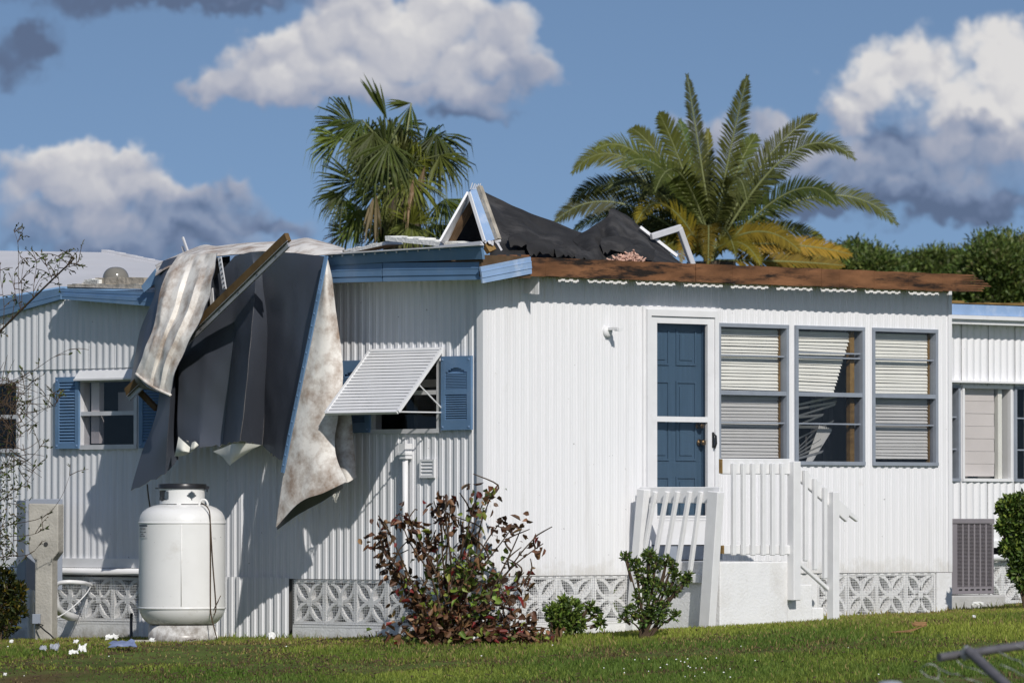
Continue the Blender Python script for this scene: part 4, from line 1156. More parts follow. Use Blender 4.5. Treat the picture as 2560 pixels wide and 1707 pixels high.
    cu = bpy.data.curves.new('word', 'FONT'); cu.body = 'WARNING'; cu.size = H * .24; cu.align_x = 'CENTER'
    tmp = bpy.data.objects.new('word', cu); COL.objects.link(tmp)
    dg = bpy.context.evaluated_depsgraph_get(); me = bpy.data.meshes.new_from_object(tmp.evaluated_get(dg))
    bpy.data.objects.remove(tmp)
    am = math.radians((a0 + a1) / 2)
    wd = max(v.co.x for v in me.vertices) * 2; sx = R_ * math.radians(a1 - a0) * .7 / wd
    for v in me.vertices:
        a = am + v.co.x * sx / R_; v.co = Vector(((R_ + .005) * math.cos(a), (R_ + .005) * math.sin(a), lz1 - H * .36 + v.co.y))
    me.materials.append(M['ink']); me.name = 'warning_print'
    link('warning_print', me, TM, body)
    # cord hung over the tank
    pts = []
    for (px, py) in ((507, 1262), (522, 1272), (529, 1295), (530, 1400), (530, 1500), (532, 1538), (548, 1598)):
        dx = (px - 455) / sc_; rr = R_ + .012; dy = -math.sqrt(max(.0, rr * rr - dx * dx)) if py > 1290 else -R_ * (.55 if py < 1270 else .75)
        if py > 1550: dy = -R_ * .9
        pts.append(Vector((pc.x + dx, pc.y + dy, Z(py) + (.014 if py < 1290 else 0))))
    mb = MB(); mb.tube(catmull(pts, 5), .006, 6)
    c = obj('cord', mb, M['bark'], I4, None, smooth=True); tag(c, 'thin dark cord hanging down the front of the propane tank', 'cord')
    pts = []
    for (px, py) in ((530, 1310), (535, 1400), (541, 1480), (543, 1522), (538, 1535)):
        dx = (px - 455) / sc_; rr = R_ + .012; pts.append(Vector((pc.x + dx, pc.y - math.sqrt(max(0, rr * rr - dx * dx)), Z(py))))
    mb = MB(); mb.tube(catmull(pts, 5), .005, 6); mb.tube([pts[-2] + Vector((-.02, -.01, 0)), pts[-2] + Vector((.045, -.01, .13))], .004, 5)
    c = obj('cord', mb, M['bark'], I4, None, smooth=True); tag(c, 'pale twisted twine down the right side of the propane tank', 'cord')
    # flat paver under the foot ring
    p = ground_at(452, 1592); mb = MB(); mb.box(pc.x - .46, pc.x - .22, pc.y - .30, pc.y - .02, zb - .14, zb - .045)
    o = bev(obj('paver', mb, M['concrete'], I4), .01); tag(o, 'flat concrete paver at the left foot of the propane tank', 'paver')
tank()

# ================================================================== utility post, cabinet and conduits
def utilities():
    wq = .95
    b = FL.w(115, 1596, wq); t = thing('concrete_post', 'weathered concrete utility post with wide head by the bare shrub', 'post', b)
    s = FPX / b.y; Z = lambda py: b.z + (1596 - py) / s; X = lambda px: (px - 115) / s
    rot = Matrix.Translation((b.x, b.y, 0)) @ Matrix.Rotation(math.radians(-14), 4, 'Z')
    mb = MB(); prof = [(X(93), b.z - .1), (X(138), b.z - .1), (X(138), Z(1400)), (X(154), Z(1380)), (X(154), Z(1260)), (X(75), Z(1258)), (X(76), Z(1378)), (X(93), Z(1402))]
    mb.prism([(x, -.09, z) for x, z in prof], (0, .18, 0)); bev(obj('shaft', mb, M['concrete'], rot, t), .012, 2)
    mb = MB(); mb.lathe([(.022, 0), (.022, .01), (0.001, .01)], 14); obj('bolt_hole', mb, M['tin'], rot @ Matrix.Translation((X(122), -.086, Z(1360))) @ Matrix.Rotation(math.pi / 2, 4, 'X'), t)
    # steel cabinet behind it, its narrow left side turned to the viewer
    b2 = FL.w(64, 1474, .62); s2 = FPX / b2.y; ca = math.radians(35)
    m2 = Matrix.Translation((b2.x, b2.y, b2.z)) @ Matrix.Rotation(ca, 4, 'Z')
    W1 = (152 - 64) / s2 / math.cos(ca); D_ = 27 / s2 / math.sin(ca); H = (1474 - 1250) / s2
    mb = MB(); mb.box(.004, W1 - .004, .012, D_, 0, H); mb.box(0, W1, 0, .010, -.004, H + .012)
    tag(bev(obj('electrical_cabinet', mb, M['cabinet'], m2), .006), 'grey steel electrical cabinet behind the concrete post', 'cabinet')
    # white standpipe left of the post
    q = FL.w(77, 1598, .8); top = FL.w(77, 1474, .8); mb = MB(); mb.tube([(q.x, q.y, q.z - .1), (q.x, q.y, top.z)], .033, 12); mb.tube([(q.x, q.y, top.z - .06), (q.x, q.y, top.z - .005)], .037, 12)
    tag(obj('standpipe', mb, M['pvc'], smooth=True, auto=40), 'white plastic standpipe under the electrical cabinet', 'pipe')
    q = FL.w(91, 1559, 1.08); h = 25 / s; mb = MB(); mb.box(q.x - .04, q.x + .04, q.y - .04, q.y + .03, q.z, q.z + h)
    jb = bev(obj('junction_box', mb, M['cabinet']), .006); tag(jb, 'small grey junction box on the foot of the concrete post', 'junction box')
    def pth(pts, r, mt, name, label, cat, n=10):
        P = [FL.w(px, py, w) for (px, py, w) in pts]; mb = MB(); mb.tube(catmull(P, 6), r, n); o = obj(name, mb, M[mt], smooth=True, auto=50); tag(o, label, cat)
    pth([(139, 1470, .5), (146, 1458, .5), (170, 1454, .45), (205, 1456, .30), (222, 1460, .10), (228, 1462, .0)], .021, 'pvc', 'conduit', 'upper white conduit bending from the cabinet into the vent blocks', 'pipe')
    pth([(132, 1490, .6), (140, 1515, .55), (155, 1532, .40), (175, 1540, .20), (184, 1541, .02)], .042, 'pvc', 'conduit', 'thick white elbow pipe low beside the concrete post', 'pipe', 12)
    pth([(135, 1547, .7), (165, 1530, .55), (195, 1505, .35), (218, 1480, .2), (228, 1462, .02)], .006, 'pvc', 'cable', 'thin white cable slanting across the vent blocks', 'cable', 6)
    pth([(96, 1560, 1.1), (112, 1575, 1.1), (125, 1585, 1.1), (136, 1597, 1.1)], .007, 'black', 'cable', 'black cable looping from the junction box to the grass', 'cable', 6)
    pth([(96, 1558, 1.1), (112, 1562, 1.0), (126, 1556, .9), (140, 1549, .7)], .005, 'black', 'cable', 'thin black wire between junction box and wall', 'cable', 6)
    pth([(328, 1597, .35), (328, 1555, .3), (329, 1532, .3)], .014, 'black', 'stake', 'dark stake standing left of the propane tank', 'stake', 6)
    pth([(368, 1210, .06), (371, 1240, .06), (376, 1275, .06), (380, 1330, .06)], .007, 'bark', 'cable', 'dark cable on the wall behind the propane tank', 'cable', 6)
utilities()

# ================================================================== air conditioner
def aircon():
    fr = Frame(FR.p(FR.uz(2378, 1490, .0)[0] - .9, -.55, 0), math.radians(44.0))
    W_ = .0
    u0, z0 = fr.uz(2372, 1484, W_); u1, _ = fr.uz(2485, 1484, W_); z1 = fr.uz(2430, 1296, W_)[1]; z0 = fr.uz(2430, 1484, W_)[1]
    t = thing('air_conditioner', 'taupe air conditioner condenser on a concrete pad beside the wing', 'air conditioner', fr.p((u0 + u1) / 2, 0, z0))
    D = .75
    mb = MB(); mb.box(u0 + .03, u1 - .03, .03, D - .03, z0 + .02, z1 - .05); obj('coil', mb, M['ac_dark'], fr.m, t)
    pw = .13
    mb = MB(); mb.box(u0, u0 + pw, -.002, D, z0, z1 - .052); mb.box(u1 - .025, u1, -.002, D, z0, z1 - .052); mb.box(u0 + pw, u1 - .025, 0, .02, z0, z0 + .07); mb.box(u0 - .006, u1 + .006, -.008, D, z1 - .05, z1)
    for k in range(1, 6):
        u = u0 + pw + (u1 - .025 - u0 - pw) * k / 6; mb.box(u - .010, u + .010, -.001, .02, z0 + .07, z1 - .052)
    bev(obj('casing', mb, M['ac'], fr.m, t), .005)
    n = 46; sp = (z1 - .052 - z0 - .07) / n
    mb = MB(); mb.prism([(u0 + pw, -.002, -sp * .32), (u0 + pw, .012, sp * .10), (u0 + pw, .012, sp * .24), (u0 + pw, -.002, -sp * .10)], (u1 - .025 - u0 - pw, 0, 0)); me = mb.mesh('louvre', M['ac'])
    for i in range(n): link('louvre', me, fr.m @ Matrix.Translation((0, .003, z0 + .07 + (i + .5) * sp)), t)
    for k in range(6):
        a = u0 + pw + (u1 - .025 - u0 - pw) * k / 6; mb = MB(); mb.box(a + .02, a + (u1 - .025 - u0 - pw) / 6 - .02, -.003, .0, z0 + .035, z0 + .05); obj('drain_slot', mb, M['dark'], fr.m, t)
    # pad
    up0, zp1 = fr.uz(2360, 1487, .10); up1 = fr.uz(2515, 1500, .10)[0]
    mb = MB(); mb.box(up0, up1, -.10, D + .1, zp1 - .35, z0 - .012); tag(bev(obj('equipment_pad', mb, M['masonry_grey'], fr.m), .012), 'pale concrete slab under the air conditioner', 'concrete pad')
aircon()

# ================================================================== torn roof membrane hanging over the left eave
def sheet(rows, k, parent, name, front, back, th=.007, wr=0.0, wscale=5.0, seed=0.0, fr=FL, lab=None, tear=0.0, lin=False, auto=60):
    """cloth surface through rows of (photo x, photo y, metres in front of the wall); two sided with real thickness"""
    G = [[fr.w(px, py, w) for (px, py, w) in r] for r in rows]
    def linear(P, k):
        o = []
        for a, b in zip(P[:-1], P[1:]):
            for j in range(k):
                t = j / k; o.append(a.lerp(b, t * .75 + .25 * (t * t * (3 - 2 * t))))
        return o + [P[-1]]
    A = [(linear if lin else catmull)(r, k) for r in G]
    nc = len(A[0]); cols = [catmull([A[i][j] for i in range(len(A))], k) for j in range(nc)]
    nr = len(cols[0])
    P = [[cols[j][i].copy() for j in range(nc)] for i in range(nr)]
    if wr:
        for i in range(nr):
            for j in range(nc):
                p = P[i][j]
                q = Vector((p.x * wscale + seed, p.y * wscale, p.z * wscale * .7))
                P[i][j] = p + fr.n * (wr * (mnoise.noise(q) + .5 * mnoise.noise(q * 2.3)))
    if tear:
        for j in range(nc): P[nr - 1][j] = P[nr - 1][j] + Vector((0, 0, tear * mnoise.noise(Vector((j * .9, seed, 0)))))
    mb = MB()
    N = [[None] * nc for _ in range(nr)]
    for i in range(nr):
        for j in range(nc):
            a = P[i][min(j + 1, nc - 1)] - P[i][max(j - 1, 0)]; b = P[min(i + 1, nr - 1)][j] - P[max(i - 1, 0)][j]
            n = b.cross(a)
            n = n.normalized() if n.length > 1e-9 else -fr.n
            N[i][j] = n
    # the camera side: towards fr.n / -y
    avg = Vector((0, 0, 0))
    for r in N:
        for n in r: avg += n
    sgn = 1 if avg.dot(Vector((0, -1, 0))) > 0 else -1
    for i in range(nr):
        for j in range(nc): mb.v.append(tuple(P[i][j]))
    off = nr * nc
    for i in range(nr):
        for j in range(nc): mb.v.append(tuple(P[i][j] - N[i][j] * sgn * th))
    for i in range(nr - 1):
        for j in range(nc - 1):
            a = i * nc + j; q = (a, a + 1, a + nc + 1, a + nc)
            mb.f.append(q if sgn < 0 else q[::-1]); mb.mi.append(0)
            q2 = tuple(off + x for x in q); mb.f.append(q2[::-1] if sgn < 0 else q2); mb.mi.append(1)
    edge = [i * nc for i in range(nr)] , [i * nc + nc - 1 for i in range(nr)], list(range(nc)), [(nr - 1) * nc + j for j in range(nc)]
    for e in edge:
        for a, b in zip(e[:-1], e[1:]): mb.f.append((a, b, off + b, off + a)); mb.mi.append(1)
    o = obj(name, mb, [M[front], M[back]], I4, parent, smooth=True, auto=auto)
    if lab: o['label'] = lab
    return o

MEM = thing('roof_membrane', 'torn grey and dirty white roof membrane hanging over the left eave', 'roof membrane', FL.w(600, 640, .3))
JE = [(812, 641), (797, 735), (775, 845), (748, 975), (724, 1090), (707, 1180)]
def mem():
    # grey underside curtain, main folds
    rows = [
        # tailA          tailB          recess         facetL         facetM         valley         foldridge      foldR          back           right edge
        [(420, 800, .46), (432, 800, .52), (440, 800, .42), (452, 790, .46), (540, 690, .45), (590, 640, .42), (628, 630, .44), (655, 628, .42), (735, 632, .42), (812, 641, .42)],
        [(412, 900, .46), (430, 900, .54), (440, 900, .40), (447, 880, .47), (520, 800, .46), (588, 745, .42), (638, 700, .47), (656, 715, .38), (730, 720, .42), (797, 735, .48)],
        [(400, 970, .46), (428, 970, .56), (440, 970, .38), (446, 950, .48), (512, 900, .47), (582, 860, .40), (628, 830, .60), (668, 815, .32), (720, 830, .41), (775, 845, .52)],
        [(385, 1050, .46), (422, 1050, .58), (440, 1050, .38), (444, 1010, .49), (505, 985, .48), (572, 960, .39), (618, 945, .70), (664, 935, .28), (705, 955, .40), (748, 975, .55)],
        [(352, 1140, .50), (416, 1120, .58), (442, 1110, .38), (443, 1060, .50), (500, 1062, .49), (560, 1050, .39), (606, 1045, .76), (660, 1030, .26), (690, 1065, .40), (724, 1090, .57)],
        [(325, 1226, .54), (411, 1184, .58), (446, 1148, .38), (444, 1096, .50), (500, 1118, .50), (553, 1112, .40), (598, 1102, .78), (655, 1112, .26), (680, 1136, .40), (707, 1152, .57)],
    ]
    sheet(rows, 7, MEM, 'hanging_sheet', 'membrane', 'membrane_top', wr=.018, wscale=2.6, tear=.03, lin=True, auto=24, lab='smooth dark grey underside hanging in folds')
    # right flap, dirty white top face
    L2 = [(813, 640, .50), (798, 735, .51), (777, 845, .53), (750, 975, .55), (727, 1090, .57), (709, 1180, .58), (690, 1318, .60)]
    R2 = [(817, 641, .47), (834, 725, .40), (851, 860, .36), (858, 950, .36), (846, 1035, .40), (838, 1125, .44), (866, 1203, .46)]
    rows = []
    for (a, b) in zip(L2, R2):
        bul = .06 if a[1] > 700 else .0
        rows.append([a, (a[0] * .66 + b[0] * .34, a[1] * .66 + b[1] * .34 - (24 if a[1] > 1250 else 0), a[2] * .6 + b[2] * .4 + bul),
                     (a[0] * .33 + b[0] * .67, a[1] * .33 + b[1] * .67 - (10 if a[1] > 1250 else 0), a[2] * .3 + b[2] * .7 + bul), b])
    sheet(rows, 8, MEM, 'dirty_flap', 'membrane_top', 'membrane', wr=.014, wscale=4.0, seed=3.0, lab='stained white flap below the blue strip')
    rows = [[(790, 985, .30), (830, 985, .31), (873, 985, .26)], [(800, 1060, .32), (845, 1065, .33), (880, 1065, .26)],
            [(820, 1140, .33), (858, 1140, .33), (888, 1145, .25)], [(840, 1205, .34), (866, 1206, .33), (891, 1192, .24)]]
    sheet(rows, 6, MEM, 'rear_flap', 'membrane_top', 'membrane', wr=.008, seed=5.0)
    rows = [[(694, 1310, .55), (716, 1262, .50), (745, 1238, .46), (800, 1215, .42), (858, 1200, .36)],
            [(693, 1324, .50), (738, 1291, .40), (770, 1272, .36), (808, 1252, .33), (858, 1219, .28)]]
    sheet(rows, 6, MEM, 'turned_lining', 'membrane', 'membrane', wr=.004, seed=7.0)
    # frayed threads along the lower edge
    mb = MB(); rr = random.Random(4)
    for k in range(70):
        f = rr.random(); a = [(693, 1324, .50), (738, 1291, .40), (770, 1272, .36), (808, 1252, .33), (858, 1219, .28)]
        i = min(3, int(f * 4)); g = f * 4 - i; q = [a[i][c] * (1 - g) + a[i + 1][c] * g for c in range(3)]
        p = FL.w(*q); L_ = rr.uniform(.02, .09)
        mb.tube([p, p + Vector((rr.uniform(-.02, .01), 0, -L_ * .6)), p + Vector((rr.uniform(-.03, .02), 0, -L_))], .0018, 3, False)
    o = obj('frayed_threads', mb, M['membrane_cream'], I4, MEM); o['kind'] = 'stuff'
    # left flap folded over: white face
    le = [(441, 638, .36), (419, 682, .50), (402, 735, .60), (381, 815, .74), (362, 876, .80), (341, 931, .80)]
    ri = [(544, 632, .44), (535, 690, .58), (519, 750, .70), (482, 825, .80), (447, 905, .82), (427, 987, .80)]
    rows = []
    for i, (a, b) in enumerate(zip(le, ri)):
        f = [0, .12, .36, .46, .66, .80, 1]; bump = [0, .035, .01, -.045, .03, -.02, 0]
        s = min(1, i / 2.0) if i < 4 else (1.0 if i == 4 else .5)
        dy = [0, 12, 22, 26, 20, 10, 0] if i == 5 else [0] * 7
        rows.append([(a[0] * (1 - t) + b[0] * t, a[1] * (1 - t) + b[1] * t + y_ * .4, a[2] * (1 - t) + b[2] * t + bp * s) for t, bp, y_ in zip(f, bump, dy)])
    sheet(rows, 7, MEM, 'folded_flap', 'membrane_top', 'membrane', wr=.030, wscale=4.2, seed=9.0, lin=True, auto=35, lab='crumpled dirty white flap folded over the board')
    # hem rolled at the flap's foot
    mb = MB(); pts = [FL.w(x, y, w) for (x, y, w) in ((340, 934, .81), (366, 956, .82), (393, 973, .82), (427, 988, .81))]
    mb.tube(catmull(pts, 6), .014, 8); obj('hem', mb, M['membrane_top'], I4, MEM, smooth=True)
    # grey outer face left of the flap
    ou = [(408, 652, .24), (388, 694, .28), (386, 735, .32), (366, 785, .38), (347, 838, .42), (330, 935, .50), (324, 963, .50)]
    inn = [(445, 640, .30), (424, 685, .44), (408, 735, .54), (390, 800, .60), (372, 860, .64), (350, 945, .66), (395, 980, .62)]
    rows = [[a, tuple(.5 * a[c] + .5 * b[c] + (.05 if c == 2 else 0) for c in range(3)), b] for a, b in zip(ou, inn)]
    sheet(rows, 7, MEM, 'outer_fold', 'membrane', 'membrane_top', wr=.008, seed=11.0)
    # roll lying along the top of the eave
    top = [(390, 662), (440, 639), (487, 621), (514, 612), (545, 615), (616, 607), (683, 604), (734, 600), (763, 595), (797, 602), (858, 619)]
    bot = [(388, 690), (441, 660), (487, 650), (514, 645), (545, 640), (616, 634), (683, 636), (734, 637), (763, 637), (797, 638), (858, 634)]
    rows = []
    rows.append([(x, y + 6, -.9) for (x, y) in top]); rows.append([(x, y, -.35) for (x, y) in top])
    rows.append([(.5 * a[0] + .5 * b[0], .55 * a[1] + .45 * b[1], .22) for a, b in zip(top, bot)]); rows.append([(x, y, .40) for (x, y) in bot])
    sheet(rows, 6, MEM, 'roof_roll', 'membrane_top', 'membrane', wr=.03, wscale=3.5, seed=13.0, lab='wrinkled white membrane draped over the roof edge')
    # white curls at the torn foot
    rows = [[(446, 1091, .60), (460, 1104, .64), (476, 1118, .60)], [(441, 1118, .66), (455, 1126, .70), (473, 1130, .64)], [(436, 1140, .62), (456, 1139, .62), (476, 1133, .60)]]
    sheet(rows, 5, MEM, 'torn_curl', 'membrane_cream', 'membrane', wr=.004, seed=15)
    rows = [[(480, 1106, .62), (488, 1103, .64), (497, 1112, .62)], [(477, 1122, .66), (486, 1120, .66), (494, 1116, .62)], [(476, 1132, .62), (481, 1128, .62), (490, 1118, .60)]]
    sheet(rows, 4, MEM, 'torn_curl', 'membrane_cream', 'membrane', wr=.004, seed=16)
    rows = [[(533, 1128, .50), (560, 1118, .55), (586, 1108, .62), (620, 1108, .60), (652, 1112, .52)], [(556, 1142, .54), (568, 1140, .58), (580, 1136, .62), (606, 1130, .60), (640, 1118, .54)], [(572, 1162, .56), (576, 1163, .57), (580, 1158, .58), (596, 1146, .57), (626, 1126, .54)]]
    sheet(rows, 5, MEM, 'torn_curl', 'membrane_cream', 'membrane', wr=.005, seed=17)
    # blue metal edge strip
    mb = MB(); P = [FL.w(x, y, .60) for (x, y) in JE]; P[0] = FL.w(816, 640, .52)
    for a, b in zip(P[:-1], P[1:]): mb.beam(a, b + (b - a) * .01, .040, .016, FL.n)
    st = obj('edge_strip', mb, M['blue'], I4, MEM)
    mb = MB()
    for k in range(16):
        f = .12 + .84 * k / 15; i = min(4, int(f * 5)); g = f * 5 - i; p = P[i].lerp(P[i + 1], g) + FL.n * .008
        mb.box(p.x - .006, p.x + .006, p.y - .006, p.y + .006, p.z - .006, p.z + .006)
    obj('rivets', mb, M['blue'], I4, st)['kind'] = 'stuff'
mem()

# dark sheet painting in the torn opening's shade; perforated strip behind the flap
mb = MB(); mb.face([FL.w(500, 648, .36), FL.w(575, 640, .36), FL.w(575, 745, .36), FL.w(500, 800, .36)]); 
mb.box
o = obj('opening_shade', mb, M['felt_dark'], I4, MEM)
def strip_thing(name, fr, a, b, wid, th, m, label, cat, group=None, up=None):
    mb = MB(); mb.beam(fr.w(*a), fr.w(*b), wid, th, fr.n if up is None else up); o = bev(obj(name, mb, M[m], I4), .003); return tag(o, label, cat, group)
o = strip_thing('metal_strip', FL, (549, 643, .52), (562, 724, .52), .050, .012, 'alu_pale', 'perforated white metal strip in the gap behind the slanting board', 'metal strip')
mb = MB()
for k in range(7):
    p = FL.w(549.5 + 12.5 * (k + .5) / 7, 643 + 81 * (k + .5) / 7, .53); mb.box(p.x - .007, p.x + .007, p.y - .004, p.y + .004, p.z - .007, p.z + .007)
obj('punched_hole', mb, M['ink'], I4, o)
strip_thing('metal_strip', FL, (531, 765, .50), (528, 722, .46), .055, .01, 'alu_pale', 'short white metal scrap behind the slanting board', 'metal strip')
strip_thing('metal_strip', FL, (457, 593, -.3), (470, 630, -.3), .022, .02, 'alu_pale', 'thin white stick poking up above the membrane', 'metal strip')
strip_thing('metal_strip', FL, (456, 616, -.32), (461, 634, -.32), .022, .02, 'alu_pale', 'short white stub at the foot of the thin stick', 'metal strip')
# tilted blue panel beside the flap
mb = MB(); A = [FL.loc(353, 716, .30), FL.loc(388, 672, .26), FL.loc(390, 706, .26), FL.loc(360, 731, .30)]; mb.prism([A[3], A[2], A[1], A[0]], (0, .012, 0))
tag(obj('loose_panel', mb, M['blue'], FL.m), 'small blue panel tilted beside the membrane above the gutter', 'metal panel')

# ---- long slanting board with metal edge
def board():
    a = FL.w(720, 592, .76); b = FL.w(318, 981, .56)
    t = thing('wooden_board', 'long brown board slanting across the torn membrane', 'board', b)
    ax = (b - a).normalized(); n = FL.n; s = ax.cross(n).normalized()
    if s.z < 0: s = -s
    mb = MB(); mb.beam(a, b, .085, .05, n); bev(obj('timber', mb, M['lath'], I4, t), .004)
    mb = MB(); mb.beam(a - s * .068 + ax * .03, b - s * .068, .045, .022, n); mb.beam(a - s * .044 + n * .027, b - s * .044 + n * .027, .004, .012, n); obj('metal_edge', mb, M['galv'], I4, t)
    mb = MB()
    for k in range(8):
        p = a.lerp(b, .08 + .115 * k) - s * .066 + n * .013; mb.box(p.x - .006, p.x + .006, p.y - .006, p.y + .006, p.z - .006, p.z + .006)
    obj('screw', mb, M['ink'], I4, t)
    mb = MB(); a2 = FL.w(345, 975, .45); b2 = FL.w(392, 1022, .40); mb.beam(a2, b2, .05, .04, n)
    tag(obj('wooden_batten', mb, M['wood_dark']), 'short dark batten under the lower end of the slanting board', 'board')
board()

# ---- foam boards lifted on the roof edge
def foam():
    for pts, w, lab in (([(826, 633), (960, 604), (965, 612), (850, 637)], .10, 'long foam board lying along the roof edge by the membrane'),
                        ([(962, 589), (1160, 610), (1160, 622), (963, 602)], .14, 'lifted foam board tilted up on the roof edge below the fan palm')):
        P = [FL.loc(x, y, w) for x, y in pts]; mb = MB(); K = 14
        for k in range(K):
            f0, f1 = k / K, (k + 1) / K; j = Vector((0, 0, .008 * rnd.uniform(-1, 1)))
            tl, tr = P[0].lerp(P[1], f0), P[0].lerp(P[1], f1); bl, br = P[3].lerp(P[2], f0), P[3].lerp(P[2], f1)
            mb.prism([bl, br, tr + j, tl + j], (0, .22, .01))
        tag(obj('foam_board', mb, M['foam'], FL.m), lab, 'foam board')
    mb = MB(); P = [FL.loc(x, y, .30) for x, y in ((1080, 616), (1200, 603), (1206, 611), (1110, 620))]; mb.prism([P[3], P[2], P[1], P[0]], (0, .02, 0))
    tag(obj('metal_flap', mb, M['alu_pale'], FL.m), 'bent pale metal flap on the fascia end at the corner', 'metal flap')
foam()

# ================================================================== torn-up roof section on the wing
SEC = thing('torn_roof_section', 'black felted roof section torn up above the wing', 'roof debris', FR.w(1300, 650, .0))
def section():
    top = [(1196, 470, -1.6), (1212, 480, -1.6), (1253, 502, -1.5), (1307, 525, -1.4), (1350, 543, -1.3), (1392, 558, -1.2), (1428, 573, -1.1), (1462, 584, -1.0), (1512, 600, -.9)]
    bot = [(1226, 655, -.1), (1240, 657, -.05), (1270, 660, .0), (1320, 662, .02), (1360, 662, .02), (1405, 663, .02), (1440, 664, .02), (1475, 665, .02), (1515, 666, .02)]
    rows = [top]
    for f in (.2, .4, .6, .8): rows.append([tuple(a[c] * (1 - f) + b[c] * f + ((.10 * math.sin(f * math.pi) * (1 if i % 2 else -.4)) if c == 2 else 0) for c in range(3)) for i, (a, b) in enumerate(zip(top, bot))])
    rows.append(bot)
    sheet(rows, 6, SEC, 'felt_sheet', 'felt', 'felt_dark', th=.012, wr=.06, wscale=3.2, fr=FR, seed=21, tear=.03)
    top = [(1440, 600, -.7), (1478, 566, -.85), (1503, 552, -1.0), (1530, 522, -1.2), (1566, 538, -1.2), (1600, 568, -1.1), (1640, 603, -1.0), (1712, 668, -.8)]
    bot = [(1470, 668, .04), (1495, 668, .05), (1520, 668, .05), (1545, 668, .05), (1575, 668, .05), (1610, 668, .05), (1650, 668, .05), (1716, 670, -.2)]
    rows = [top]
    for f in (.25, .5, .75): rows.append([tuple(a[c] * (1 - f) + b[c] * f + ((.12 * math.sin(f * math.pi) * (1 if i % 2 else -.5)) if c == 2 else 0) for c in range(3)) for i, (a, b) in enumerate(zip(top, bot))])
    rows.append(bot)
    sheet(rows, 6, SEC, 'felt_sheet', 'felt', 'felt_dark', th=.012, wr=.06, wscale=3.6, fr=FR, seed=27, tear=.03)
    # loose tongues of felt lying over the slope
    for (c, s) in (((1360, 620), 1.0), ((1420, 628), .8), ((1310, 600), .9), ((1545, 612), 1.0), ((1600, 632), .9), ((1465, 640), .6)):
        x, y = c; w0_ = -1.2 * (660 - y) / 140 + .13
        rows = [[(x - 40 * s, y - 16 * s, w0_ - .12), (x, y - 22 * s, w0_ - .1), (x + 42 * s, y - 10 * s, w0_ - .12)],
                [(x - 44 * s, y, w0_ + .02), (x + 2, y - 2, w0_ + .05), (x + 40 * s, y + 6, w0_ + .0)],
                [(x - 36 * s, y + 20 * s, w0_ + .09), (x - 4, y + 14 * s, w0_ + .14), (x + 34 * s, y + 22 * s, w0_ + .06)]]
        sheet(rows, 5, SEC, 'felt_scrap', 'felt', 'felt_dark', th=.008, wr=.03, wscale=6, fr=FR, seed=x * .1, tear=.05)
    # dark underside triangle and its two struts
    mb = MB(); mb.prism([FL.w(1176, 484, -.30), FL.w(1104, 612, -.2), FL.w(1225, 625, -.2), FL.w(1215, 585, -.25)], tuple(-FL.n * .02)); obj('underlay', mb, M['felt_dark'], I4, SEC)
    # left strut: white face with timber behind
    mb = MB(); P = [at(1172, 481, 57.25), at(1102, 604, 56.95), at(1114, 614, 57.25), at(1181, 497, 57.6)]; nn_ = (P[1] - P[0]).cross(P[3] - P[0]).normalized(); nn_ = nn_ if nn_.y > 0 else -nn_; mb.prism(P, tuple(nn_ * .02)); obj('white_trim', mb, M['white'], I4, SEC)
    mb = MB(); P = [FL.w(1178, 496, -.12), FL.w(1110, 612, .03), FL.w(1124, 612, .03), FL.w(1180, 516, -.12)]; mb.prism(P[::-1], tuple(-FL.n * .05)); obj('timber', mb, M['wood_dark'], I4, SEC)
    # upright pale blue trim piece
    mb = MB(); P = [FR.w(1174, 482, -.22), FR.w(1180, 472, -.22), FR.w(1196, 467, -.22), FR.w(1240, 598, .10), FR.w(1212, 606, .10)]; mb.prism(P, tuple(-FR.n * .02)); bt = obj('blue_trim', mb, M['blue_pale'], I4, SEC); bt['label'] = 'pale blue fascia length standing upright'
    mb = MB(); mb.beam(FR.w(1198, 468, -.20), FR.w(1245, 600, .12), .045, .05, FR.n); obj('trim_edge', mb, M['crust'], I4, bt)
    mb = MB(); mb.beam(FR.w(1173, 482, -.20), FR.w(1211, 604, .12), .014, .03, FR.n); obj('trim_edge', mb, M['white'], I4, bt)
    mb = MB()
    for k in range(5): 
        x = 1176 + 5 * k; mb.beam(FR.w(x, 474, -.21), FR.w(x + rnd.uniform(2, 7), 462 - rnd.uniform(0, 5), -.21), .008, .005, FR.n)
    for k in range(6):
        x = 1214 + 6 * k; mb.beam(FR.w(x, 602, .11), FR.w(x + rnd.uniform(-4, 6), 608 + rnd.uniform(0, 8), .12), .022, .006, FR.n)
    mb.beam(FR.w(1242, 606, .12), FR.w(1254, 626, .14), .022, .006, FR.n); mb.beam(FR.w(1240, 604, .12), FR.w(1252, 601, .14), .02, .006, FR.n)
    obj('torn_metal', mb, M['alu_pale'], I4, bt)
    mb = MB(); mb.beam(FR.w(1216, 608, .06), FR.w(1229, 629, .10), .09, .05, FR.n); obj('timber_end', mb, M['wood'], I4, SEC)
    # rubble in the dark corner
    mb = MB(); rr = random.Random(5)
    for k in range(60):
        p = FR.w(rr.uniform(1200, 1335), rr.uniform(640, 662), rr.uniform(-.2, .2)); s = rr.uniform(.01, .04); mb.box(p.x - s, p.x + s, p.y - s, p.y + s, p.z - s * .5, p.z + s * .5)
    o = obj('rubble', mb, M['beam'], I4, SEC); o['kind'] = 'stuff'
    mb = MB(); mb.beam(FR.w(1600, 568, -1.0), FR.w(1692, 640, -.85), .03, .02, FR.n); obj('white_edge', mb, M['white'], I4, SEC)
section()
